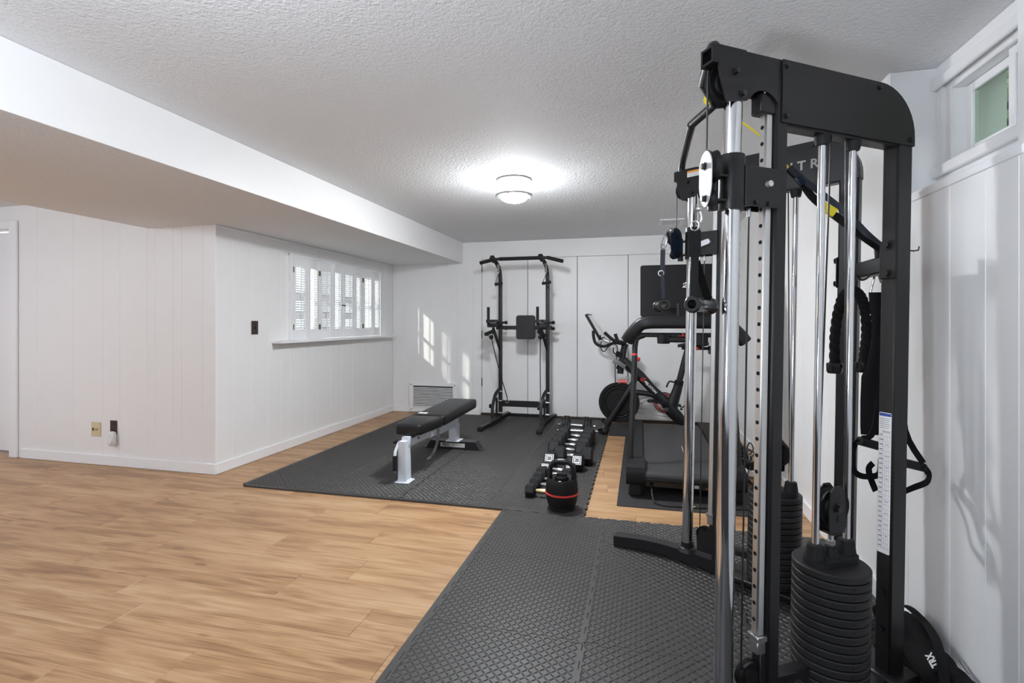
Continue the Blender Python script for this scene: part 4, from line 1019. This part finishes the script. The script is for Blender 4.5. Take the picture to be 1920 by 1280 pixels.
# ------------------------------------------------------------------ dumbbells
def hexhead(m, c, ax, L_, r):
    ax = V(ax); prof = [(.0001, -L_/2), (r*.80, -L_/2), (r, -L_/2+r*.16), (r, L_/2-r*.16), (r*.80, L_/2), (.0001, L_/2)]
    c = V(c); P = []; F = []; n = 6
    for (rr, h) in prof:
        for i in range(n):
            t = R(60*i); P.append(c+ax*h+V((0, math.cos(t)*rr, math.sin(t)*rr)))      # axis along x; flat below
    for j in range(len(prof)-1):
        for i in range(n): k = (i+1) % n; F.append((j*n+i, j*n+k, (j+1)*n+k, (j+1)*n+i))
    m.add(P, F)
HANDLE = CHROME
def hex_db(x, y, rz, hl, hr, gl, label, num=None, hm=CHROME):
    r = hr; z = TH+r*math.cos(R(30))
    t = thing('hex_dumbbell', label, 'dumbbell', (x, y, TH), rz, 'hex dumbbells in a row')
    W = WM[t]; M = W @ Mx.Translation((0, 0, z-TH))
    for sx in (-1, 1):
        m = MB(); hexhead(m, (0, 0, 0), (1, 0, 0), hl, r); c = sx*(gl/2+hl/2)
        m.v = [M @ (p+V((c, 0, 0))) for p in m.v]
        hd = m.build('head', RUBBER, t, 20)
        MB(M).cyl((sx*gl/2, 0, 0), (sx*(gl/2-.006), 0, 0), r*.62, r*.5, 18).build('collar', RUBBER, t)
        if num:
            # number plate on the upper front facet
            fm = M @ Mx.Translation((c, 0, 0)) @ Mx.Rotation(R(30), 4, 'X') @ Mx.Translation((0, 0, r*math.cos(R(30))))
            fm = M @ Mx.Translation((c, 0, 0)) @ Mx.Rotation(R(60), 4, 'X') @ Mx.Translation((0, 0, r*math.cos(R(30))+.0004))
            fr = r*.74
            q = MB(fm); 
            for (a0, a1, b0, b1) in ((-fr*.62, fr*.62, fr*.5, fr*.6), (-fr*.62, fr*.62, -fr*.6, -fr*.5), (-fr*.62, -fr*.5, -fr*.6, fr*.6), (fr*.5, fr*.62, -fr*.6, fr*.6)): q.span((a0, b0, 0), (a1, b1, .0006))
            q.span((-fr*.4, -fr*.42, 0), (fr*.4, fr*.42, .0006)); q.build('number_plate', WHITE, hd, 0)
            text(num, fr*.62, fm @ Mx.Translation((0, 0, .001)), BLACKP, hd, 'number', .0002, .9, .0015)
    MB(M).lathe([(.0125, -gl/2), (.013, -gl*.42), (.0165, -gl*.22), (.0172, 0), (.0165, gl*.22), (.013, gl*.42), (.0125, gl/2)], (0, 0, 0), (1, 0, 0), 18).build('handle', hm, t)
    return t
rows = [  # y, x of the left end, head length, head radius, grip length, label, number
 (3.35, -.742, .062, .047, .108, 'small black hex dumbbell with a worn brassy handle, nearest in the row', None),
 (3.475, -.738, .066, .050, .11, 'small black hex dumbbell, second from the near end of the row', None),
 (3.595, -.738, .070, .053, .11, 'small black hex dumbbell, third from the near end of the row', None),
 (3.715, -.735, .072, .055, .112, 'small black hex dumbbell, fourth from the near end, behind the kettlebell', None),
 (3.83, -.730, .076, .058, .112, 'small black hex dumbbell with white number plates, just before the first big one', '15'),
 (4.02, -.735, .092, .074, .125, 'big black hex dumbbell with white plates reading 25 behind the kettlebell', '25'),
 (4.20, -.690, .096, .078, .125, 'big black hex dumbbell right behind the one reading 25', None),
 (4.385, -.765, .100, .080, .13, 'big black hex dumbbell, second behind the one reading 25', None),
 (4.56, -.765, .104, .082, .13, 'big black hex dumbbell, third behind the one reading 25', None),
 (4.735, -.770, .108, .084, .13, 'big black hex dumbbell, fourth behind the one reading 25', None),
 (4.91, -.765, .108, .085, .13, 'big black hex dumbbell, farthest of the hex ones', None)]
OLD = mat('worn_brass_handle', (196, 178, 138), .25, 1, var=.2, vscale=60)
for i, (y, xl, hl, hr, gl, lab, num) in enumerate(rows):
    hex_db(xl+hl+gl/2, y, R(random.uniform(-2.5, 2.5)), hl, hr, gl, lab, num, OLD if i == 0 else CHROME)
# adjustable dumbbells behind them
def adj_db(x, y, label, rz=0, pl=6, r=.10):
    t = thing('adjustable_dumbbell', label, 'dumbbell', (x, y, TH), rz, 'adjustable dumbbells at the back of the row')
    M = WM[t] @ Mx.Translation((0, 0, r))
    MB(M).cyl((-.20, 0, 0), (.20, 0, 0), .0125, n=14).build('bar', CHROME, t)
    MB(M).cyl((-.065, 0, 0), (.065, 0, 0), .0165, n=14).build('grip', STEEL, t)
    for sx in (-1, 1):
        for k in range(3):
            rr = r-(.0 if k < 2 else .02); c = sx*(.075+.026*k)
            MB(M).lathe([(.013, -.012), (rr-.004, -.012), (rr, -.009), (rr, .009), (rr-.004, .012), (.013, .012)], (c+sx*.013, 0, 0), (1, 0, 0), 26).build('plate', PLATEM, t)
        MB(M).lathe([(.013, 0), (.026, 0), (.028, .006), (.026, .016), (.013, .018)], (sx*.155, 0, 0), (sx, 0, 0), 8).build('spin_lock', CHROME, t)
adj_db(-.60, 5.09, 'chrome barred dumbbell with round black plates behind the hex row', R(3), r=.085)
adj_db(-.64, 5.31, 'chrome barred dumbbell with round plates, last in the row near bike', R(-4), r=.095)
# adjustable kettlebell
kb = thing('adjustable_kettlebell', 'tall black adjustable kettlebell with a red ring on the corner of the mat', 'kettlebell', (-.475, 3.185, TH))
c = V((-.475, 3.185, TH))
MB().lathe([(.0001, 0), (.080, 0), (.083, .004), (.083, .02)], c, n=40).build('base_cup', RUBBER, kb)
MB().lathe([(.083, .02), (.093, .05), (.100, .082), (.1015, .097), (.0001, .098)], c, n=40).build('lower_weights', BLACKP, kb)
MB().lathe([(.099, .0965), (.1045, .098), (.1045, .1075), (.099, .109)], c, n=40).build('red_ring', RED, kb)
MB().lathe([(.0001, .108), (.1015, .108), (.101, .13), (.097, .165), (.092, .186), (.088, .192), (.080, .19), (.06, .18), (.0001, .178)], c, n=40).build('body_shell', BLACKP, kb)
hp = [c+V((-.074, 0, .17)), c+V((-.075, 0, .225)), c+V((-.066, 0, .268)), c+V((-.035, 0, .291)), c+V((0, 0, .295)), c+V((.035, 0, .291)), c+V((.066, 0, .268)), c+V((.075, 0, .225)), c+V((.074, 0, .17))]
MB().tube(hp, .0155, 14, smooth=5).build('handle', BLACKG, kb)
MB().lathe([(.044, .176), (.044, .198), (.038, .204), (.0001, .205)], c, n=24).box(c+V((0, 0, .21)), (.07, .02, .018), .006).build('weight_dial', BLACKG, kb)
MB().box(c+V((0, -.084, .190)), (.016, .008, .006), .002).build('dial_mark', WHITE, kb)
# ------------------------------------------------------------------ treadmill, front end towards the camera
tx, ty0, ty1 = .285, 3.50, 5.25
MT = .006
tm = thing('treadmill', 'black treadmill with a big screen seen from behind and a padded handlebar', 'treadmill', (tx, 4.3, MT))
DZ = .185
m = MB().span((tx-.27, ty0+.12, DZ-.10), (tx+.27, ty1-.06, DZ-.035), .006).build('deck_frame', BLACK, tm, 20)
# belt: one slab running round the front and rear rollers
r = .034; sec = []
yb0, yb1 = ty0+.035, ty1-.08
pts = [(yb0-r*math.sin(R(a_)), DZ-r+r*math.cos(R(a_))) for a_ in range(0, 181, 15)]+[(yb1+r*math.sin(R(a_)), DZ-r-r*math.cos(R(a_))) for a_ in range(0, 181, 15)]
MB().prism([(y, z) for y, z in pts], (tx-.255, 0, 0), (0, 1, 0), (0, 0, 1), .51).build('belt', mat('belt_rubber', (44, 43, 44), .62, bump=(500, .2, .0008)), tm, 25)
m = MB()
for a_, b_, q in ((4.05, 4.30, 0), (3.75, 3.90, 0)): m.span((tx+.035, a_, DZ), (tx+.041, b_, DZ+.0006))
m.build('belt_marks', GREYP, tm, 0)
MB().span((tx+.036, 3.62, DZ), (tx+.040, 3.74, DZ+.0006)).build('belt_mark_red', RED, tm, 0)
for s_ in (-1, 1):
    x = tx+s_*.315
    # side rail and rounded motor cap at the front
    MB().sweep([(x, ty0+.10, DZ-.03), (x, ty1, DZ-.03)], rrect(.115, .105, .02, 3), up=(0, 0, 1)).build('foot_rail', BLACKP, tm, 30)
    prof = [(-.06, -.085), (.20, -.085), (.26, .03), (.20, .052), (.04, .058), (-.025, .05), (-.055, .02), (-.065, -.03)]
    m = MB(); pp = roundpoly(prof, .03, 4)
    m.prism(pp, (x-.06 if s_ < 0 else x-.062, ty0+.06, DZ-.01), (0, 1, 0), (0, 0, 1), .122)
    m.build('front_cap', BLACKP, tm, 30)
    MB().span((x-.04, ty0+.035, MT), (x+.04, ty0+.10, .095), .008).cyl((x-.045, ty0+.07, .035), (x+.045, ty0+.07, .035), .029, n=16).build('front_foot', RUBBER, tm, 30)
    MB().span((x-.03, ty1-.14, MT), (x+.03, ty1-.08, DZ-.08), .006).build('rear_foot', RUBBER, tm, 20)
    # upright tube leaning towards the console
    ux_ = tx+s_*.355
    q = [V((ux_, ty0+.16, DZ-.04)), V((ux_-s_*.02, ty0+.22, .60)), V((ux_-s_*.033, ty0+.27, .93)), V((ux_-s_*.036, ty0+.28, 1.01)), V((ux_-s_*.05, ty0+.285, 1.06)), V((ux_-s_*.10, ty0+.285, 1.083))]
    MB().tube(q, .0195, 16, smooth=6).build('upright', BLACK, tm)
    b_ = V((ux_-s_*.0335, ty0+.271, .945)); MB().cyl(b_-V((0, .0006, .006)), b_+V((0, .0006, .006)), .0203, n=18).build('red_ring', RED, tm)
MB().span((tx-.26, ty0+.04, .07), (tx+.26, ty0+.20, DZ-.045), .010).build('motor_tray', BLACKG, tm, 20)
MB().cyl((tx-.255, ty0+.06, DZ-.035), (tx+.255, ty0+.06, DZ-.035), .030, n=20).build('front_roller', BLACKP, tm)
MB().span((tx-.25, ty0-.008, .128), (tx+.25, ty0+.006, .142), .003).build('front_trim', BLACKG, tm, 0)
m = MB().span((tx+.02, ty0+.034, .082), (tx+.10, ty0+.04, .118), .002); m.build('inlet_plate', BLACK, tm, 0)
MB().span((tx+.033, ty0+.031, .094), (tx+.045, ty0+.035, .106), .001).span((tx+.06, ty0+.031, .09), (tx+.088, ty0+.035, .11), .001).build('power_switch', GREYP, tm, 0)
MB().span((tx+.13, ty0+.030, .088), (tx+.25, ty0+.038, .094), .001).build('amber_strip', mat('amber_print', (196, 96, 40), .5), tm, 0)
# padded handlebar, crossbar with tray, screen
hy = ty0+.27
hb = [(tx-.375, hy+.02, 1.045), (tx-.345, hy, 1.09), (tx-.285, hy-.02, 1.155), (tx-.235, hy-.03, 1.172), (tx-.15, hy-.03, 1.176), (tx+.15, hy-.03, 1.176), (tx+.24, hy-.03, 1.172), (tx+.30, hy-.02, 1.155), (tx+.372, hy, 1.09), (tx+.41, hy+.02, 1.045)]
MB().sweep(catmull(hb, 5), rrect(.09, .074, .026, 4), up=(0, 1, 0)).build('handlebar', LEATHER, tm, 40)
MB().bar((tx-.32, hy+.01, 1.085), (tx+.32, hy+.01, 1.085), .03, .032, bev=.01).build('crossbar', BLACK, tm)
MB().span((tx-.165, hy-.06, 1.035), (tx+.165, hy+.08, 1.078), .01).build('console_tray', BLACKG, tm, 20)
m = MB()
for x in (-.125, .125): m.lathe([(.0001, -.055), (.042, -.052), (.045, 0), (.045, .01)], (tx+x, hy-.03, 1.078), n=20)
m.build('cup_holders', BLACKP, tm)
MB().span((tx-.03, hy-.061, 1.079), (tx+.05, hy-.055, 1.082), .001).cyl((tx+.005, hy-.02, 1.078), (tx+.005, hy-.02, 1.098), .006).build('safety_key', RED, tm)
rotx = Mx.Translation((tx-.01, hy+.015, 1.21)) @ Mx.Rotation(R(-8), 4, 'X')
MB().span((tx-.035, hy-.035, 1.165), (tx+.045, hy+.02, 1.31), .012).build('screen_neck', BLACKP, tm, 20)
sw_, sh_ = .545, .375
m = MB(rotx); m.prism(rrect(sw_, sh_, .016, 4, 0, sh_/2+.005), (0, .018, 0), (1, 0, 0), (0, 0, 1), .024); scr = m.build('screen_shell', BLACKP, tm, 30)
m = MB(rotx); m.prism(rrect(.41, .20, .04, 5, .07, .165), (0, -.006, 0), (1, 0, 0), (0, 0, 1), .018); m.build('screen_back_hump', BLACKP, scr, 30)
MB(rotx).prism(rrect(.10, .034, .016, 5, .055, .15), (0, -.0245, 0), (1, 0, 0), (0, 0, 1), .001).build('port_recess', DARK, scr, 0)
MB(rotx).span((-.23, .018, .03), (.23, .0195, .36)).build('screen_glass', BLACKG, scr, 0)
def logo(o, x, y, s, mt, parent):
    """round mark: an open ring whose bar leans across it"""
    M = frame(o, x, y); m = MB(M)
    m.sweep([(s*.5*math.cos(R(a_)), s*.5*math.sin(R(a_)), .0006) for a_ in range(-160, 161, 20)], [(-s*.085, -.0004), (s*.085, -.0004), (s*.085, .0004), (-s*.085, .0004)], up=(0, 0, 1))
    m.bar((-s*.62, -s*.62, .0006), (s*.18, s*.14, .0006), s*.16, .0008); m.bar((s*.05, s*.62, .0006), (s*.55, s*.9, .0006), s*.16, .0008)
    return m.build('logo', mt, parent, 0)
rx3 = rotx.to_3x3()
logo(rotx @ V((.035, -.0252, .225)), rx3 @ V((1, 0, 0)), rx3 @ V((0, 0, 1)), .030, WHITE, scr)
# ------------------------------------------------------------------ exercise bike, side on to the back wall
YK = 5.66
K = lambda x, y, dy=0.0: at(1060+x/4.573, 560+y/4.573, Y=YK+dy)
bk = thing('exercise_bike', 'matte black exercise bike with flywheel and tablet, side-on behind the treadmill', 'exercise bike', (0, YK, MT))
fc = K(460, 887); rad = abs(K(635, 887).x-K(285, 887).x)/2
MB().lathe([(.02, -.018), (rad*.62, -.018), (rad*.66, -.010), (rad*.80, -.010), (rad*.84, -.020), (rad*.985, -.020), (rad, -.014), (rad, .014), (rad*.985, .020), (rad*.84, .020), (rad*.80, .010), (rad*.66, .010), (rad*.62, .018), (.02, .018)], fc, (0, 1, 0), 48).build('flywheel', BLACKP, bk)
MB().torus(fc+V((0, -.021, 0)), rad*.70, .004, (0, 1, 0), 40, 6).lathe([(.0001, -.03), (.03, -.028), (.034, -.01)], fc, (0, 1, 0), 20).build('flywheel_trim', BLACKG, bk)
el = lambda w_, h_: [(w_*math.cos(2*math.pi*i/14), h_*math.sin(2*math.pi*i/14)) for i in range(14)]
frm = MB()
frm.sweep([K(500, 520), K(560, 590), K(640, 660), K(760, 790), K(880, 905), K(930, 960)], el(.050, .036), up=(0, 1, 0), scale=[.8, 1.05, 1.05, .95, 1.15, 1.2])
frm.sweep([K(575, 800), K(660, 805), K(740, 820), K(850, 880)], el(.030, .028), up=(0, 1, 0))
frm.sweep([K(880, 960), K(925, 880), K(962, 770), K(975, 712)], el(.058, .036), up=(0, 1, 0), scale=[1.2, 1.0, .82, .78])
frm.sweep([K(890, 940), K(960, 1010), K(1010, 1060), K(1050, 1112)], el(.052, .034), up=(0, 1, 0), scale=[1.3, 1.2, .9, .6])
frm.build('frame', BLACK, bk, 50)
for dy in (-.055, .055):
    MB().sweep([K(615, 660, dy*.6), K(570, 740, dy), K(470, 900, dy), K(385, 1035, dy), K(350, 1090, dy)], el(.030, .022), up=(0, 1, 0)).build('fork_blade', BLACK, bk, 50)
MB().sweep([K(470, 640), K(480, 560), K(500, 440), K(512, 385)], el(.034, .034), up=(0, 1, 0)).build('handlebar_post', BLACK, bk, 50)
MB().cyl(K(462, 500), K(472, 455), .045, n=18).build('post_collar', BLACKP, bk)
MB().tube([K(462, 470, -.05), K(430, 472, -.07), K(413, 455, -.08), K(412, 420, -.08)], .007, 8, smooth=4).build('clamp_lever', BLACKG, bk)
MB().cyl(K(972, 738), K(977, 700), .046, n=18).build('seat_collar', BLACKP, bk)
MB().tube([K(935, 715, -.03), K(895, 708, -.06), K(878, 730, -.07), K(868, 757, -.07)], .009, 8, smooth=4).build('seat_clamp_lever', BLACKG, bk)
MB().sweep([K(975, 715), K(1020, 540), K(1050, 425)], el(.032, .028), up=(0, 1, 0)).build('seat_post', BLACK, bk, 50)
# saddle (its tail shows beyond the chrome column)
sp = K(1040, 420)
m = MB(); secs = []
for t, w_, h_, dz in ((0, .02, .016, .0), (.06, .028, .022, .008), (.13, .04, .026, .012), (.2, .085, .030, .018), (.26, .10, .030, .026), (.30, .08, .022, .030)):
    secs.append((sp+V((-.09+t, 0, .02+dz)), V((0, w_, 0)), V((0, 0, h_))))
loft(m, secs, 18).build('saddle', LEATHER, bk, 60)
MB().bar(sp+V((-.05, 0, -.005)), sp+V((.24, 0, -.005)), .04, .03, bev=.006).bar(sp+V((.23, -.07, -.02)), sp+V((.23, .07, -.02)), .02, .08).build('saddle_slider', BLACKP, bk)
MB().ball(sp+V((.10, -.045, -.005)), .018).build('saddle_knob', RED, bk)
for nm, y in (('front', 0), ('rear', 1)):
    if nm == 'front': p = K(345, 1088); zz = .045
    else: p = K(1062, 1110); zz = .045
    MB().cyl((p.x, YK-.27, zz), (p.x, YK+.24, zz), .030, n=16).ball((p.x, YK-.27, zz), .034).ball((p.x, YK+.24, zz), .034).build('%s_stabilizer' % nm, BLACK, bk)
    m = MB()
    for yy in (-.24, .21): m.lathe([(.0001, 0), (.028, 0), (.026, .014), (.008, .016), (.008, .03)], (p.x, YK+yy, MT), n=14)
    m.build('levelling_feet', RUBBER, bk)
    if nm == 'front': 
        m = MB()
        for yy in (-.30, .27): m.cyl((p.x-.035, YK+yy-.012, .055), (p.x-.035, YK+yy+.012, .055), .028, n=16)
        m.build('transport_wheels', BLACKG, bk)
    MB().bar((p.x, YK, .045), (p.x+(.02 if y == 0 else -.03), YK, .12), .07, .05, bev=.01).build('%s_joint' % nm, BLACK, bk)
# handlebars: two raised grips and a dropped loop
hc = K(525, 385)
m = MB().bar(hc+V((.0, 0, 0)), K(420, 365), .09, .05, bev=.015)
for dy in (-.14, .14):
    m.tube([K(500, 380, dy*.3), K(450, 372, dy*.8), K(400, 345, dy), K(335, 288, dy)], .017, 12, smooth=5)
    m.tube([K(470, 385, dy*.7), K(445, 350, dy*.75), K(427, 300, dy*.75)], .018, 12, smooth=4)
    m.tube([K(440, 372, dy), K(395, 385, dy*1.3), K(330, 408, dy*1.6), K(265, 385, dy*1.7), K(243, 330, dy*1.7), K(240, 272, dy*1.7)], .0155, 12, smooth=5)
m.build('handlebars', RUBBER, bk, 60)
# tablet
ta, tb = K(196, 136), K(316, 345); td = (tb-ta).normalized(); tn = V((0, 1, 0)).cross(td).normalized()
if tn.x < 0: tn = -tn
mt_ = frame((ta+tb)/2, (0, 1, 0), -td)
hgt = (tb-ta).length
zsg = 1 if (mt_.to_3x3() @ V((0, 0, 1))).x > 0 else -1
MB(mt_).prism(rrect(.53, hgt, .02, 4), (0, 0, -.014), (1, 0, 0), (0, 1, 0), .028).build('tablet_shell', BLACKP, bk, 30)
MB(mt_).prism(rrect(.50, hgt-.03, .012, 4), (0, 0, zsg*.0142), (1, 0, 0), (0, 1, 0), zsg*.001).build('tablet_screen', mat('screen_glass', (70, 72, 76), .06, spec=1.0, coat=1), bk, 0)
MB().bar(K(315, 345), K(385, 365), .16, .03, bev=.008).build('tablet_mount', SILVER, bk)
MB().tube([K(310, 365), K(303, 415), K(330, 452), K(372, 410), K(420, 388), K(445, 420), K(443, 500), K(430, 545), K(428, 660), K(436, 745), K(480, 790)], .0055, 8, smooth=6).build('cable', CABLE, bk)
# resistance knob, brake lever, bottle, crank, pedals
MB().cyl(K(588, 545), K(612, 520), .018).ball(K(618, 517), .032, 14, .8).build('resistance_knob', RED, bk)
m = MB(); m.sweep([K(415, 528, -.06), K(450, 545, -.07), K(512, 585, -.06)], rrect(.05, .024, .008, 3), up=(0, 1, 0)); m.build('brake_housing', mat('grey_plastic', (96, 96, 97), .45), bk, 40)
MB().bar(K(455, 610), K(490, 560), .06, .075, bev=.012).build('brake_block', BLACKP, bk)
MB().tube([K(505, 600), K(530, 625), K(530, 660), K(500, 690)], .005, 8, smooth=5).build('brake_wire', STEEL, bk)
bt = K(490, 705)
MB().sweep([bt+V((-.055, 0, .018)), bt+V((-.02, 0, .03)), bt+V((.04, 0, .03)), bt+V((.055, 0, 0))], el(.012, .05), up=(0, 1, 0)).build('sweat_guard', GREYP, bk, 60)
MB().sweep([bt+V((-.045, -.03, -.006)), bt+V((.0, -.035, .004)), bt+V((.05, -.03, -.004))], el(.022, .02), up=(0, 1, 0)).build('guard_pad', mat('pink_red', (206, 104, 104), .5), bk, 60)
cc = K(850, 895); rr_ = .103
MB().lathe([(rr_*1.0, -.004), (rr_*1.08, -.004), (rr_*1.08, .004), (rr_*1.0, .004), (rr_, -.004)], cc+V((0, .045, 0)), (0, 1, 0), 40).build('belt_guard_ring', BLACKP, bk)
DRED = mat('dark_red_plastic', (150, 62, 58), .45)
MB().lathe([(rr_*.72, -.003), (rr_*.98, -.003), (rr_*.98, .003), (rr_*.72, .003), (rr_*.72, -.003)], cc+V((0, .045, 0)), (0, 1, 0), 40).build('chainring', DRED, bk)
m = MB()
for k in range(5):
    t = R(72*k+20); m.bar(cc+V((math.cos(t)*.02, .045, math.sin(t)*.02)), cc+V((math.cos(t)*rr_*.8, .045, math.sin(t)*rr_*.8)), .006, .024, up=(0, 1, 0))
m.build('chainring_spokes', DRED, bk)
m = MB()
for (a_, b_) in (((636, 862), (770, 822)), ((630, 905), (740, 850)), ((630, 935), (770, 950)), ((620, 972), (890, 1014))): m.bar(K(*a_, .05), K(*b_, .05), .012, .006)
m.build('belt_guard', mat('guard_grey', (120, 118, 116), .5), bk)
MB().cyl(cc+V((.02, -.07, .0)), cc+V((.02, .08, 0)), .022, n=16).build('crank_axle', BLACKG, bk)
p0 = cc+V((.02, -.072, 0)); p1 = K(740, 870, -.09)
MB().bar(p0, p1, .016, .030, bev=.004).build('crank_arm', BLACK, bk)
MB().box(p1+V((0, -.055, 0)), (.09, .075, .022), .006).bar(p1, p1+V((0, -.05, 0)), .016, .016).build('pedal', BLACKG, bk)
p2 = cc*2-p1; p2.y = YK+.10
MB().bar(cc+V((.02, .085, 0)), p2, .016, .030, bev=.004).box(p2+V((0, .05, 0)), (.09, .075, .022), .006).build('far_crank', BLACK, bk)
MB().tube([K(985, 925, -.03), K(1010, 930, -.05), K(1018, 915, -.05)], .006, 8).cyl(K(985, 945, -.05), K(1004, 945, -.05), .012).build('rear_lever', BLACKG, bk)
dn = (K(880, 905)-K(640, 660)).normalized()
tf = frame(K(724, 752, -.051), dn, V((0, -1, 0)).cross(dn))
if (tf.to_3x3() @ V((0, 0, 1))).y > 0: tf = frame(K(724, 752, -.051), dn, dn.cross(V((0, -1, 0))))
text('PELOTON', .036, tf @ Mx.Translation((.012, 0, 0)), WHITE, bk, 'brand_lettering', .0004, 1.05, .0012)
R3 = tf.to_3x3(); logo(tf @ V((-.102, 0, 0)), R3 @ V((1, 0, 0)), R3 @ V((0, 1, 0)), .036, RED, bk)
# ------------------------------------------------------------------ cords and the power strip
e0 = V((tx-.21, ty0+.02, .09))
z = MT+.006
cpts = [e0, e0+V((0, -.03, -.02)), V((e0.x+.015, 3.42, z+.01)), V((e0.x+.08, 3.39, z)), V((e0.x+.18, 3.39, z)), V((e0.x+.30, 3.40, z)), V((.45, 3.42, z)), V((.66, 3.44, z))]
MB().tube(cpts, .0052, 8, smooth=7).build('power_cord', CABLE, tm)
MB().cyl(e0+V((0, .03, .005)), e0, .013, n=12).build('plug', BLACKG, tm)
LIME = mat('lime_tag', (196, 214, 70), .5)
for k in range(4): MB().box((tx-.02+k*.022, 3.398, z+.001), (.012, .013, .013), .003).build('cable_tag', LIME, tm)
px_ = at(1401, 852, X=.80)
ps_ = thing('power_strip', 'white power strip crowded with black plugs on the floor by the right wall', 'power strip', (.80, 4.35, 0))
MB().box((.82, 4.35, .028), (.075, .34, .05), .012).build('strip_body', WHITE, ps_, 20)
m = MB(); rn = random.Random(9)
for k in range(6): m.box((.815+rn.uniform(-.02, .02), 4.22+k*.052, .085), (.055, .042, .065), .008)
m.build('plugs', BLACKG, ps_, 20)
m = MB()
for k in range(9):
    y = 4.22+rn.uniform(0, .26)
    m.tube([(.82, y, .10), (.80+rn.uniform(-.05, .05), y+rn.uniform(-.06, .06), .17+rn.uniform(0, .06)), (.82+rn.uniform(-.08, .06), y+rn.uniform(-.1, .1), .15), (.76+rn.uniform(-.05, .05), y-.10, .05), (.78+rn.uniform(-.06, .08), 4.0+rn.uniform(-.2, .1), .008)], .005, 6, smooth=5)
m.build('cables', CABLE, ps_)
pc = thing('floor_cable', 'thin black cable curled on the bare wood beside the treadmill', 'cord', (.83, 3.75, 0))
MB().tube([(.84, 4.10, .007), (.80, 3.95, .006), (.88, 3.85, .006), (.80, 3.72, .006), (.86, 3.62, .006), (.80, 3.50, .006), (.90, 3.42, .006)], .004, 8, smooth=7).build('cable', CABLE, pc)
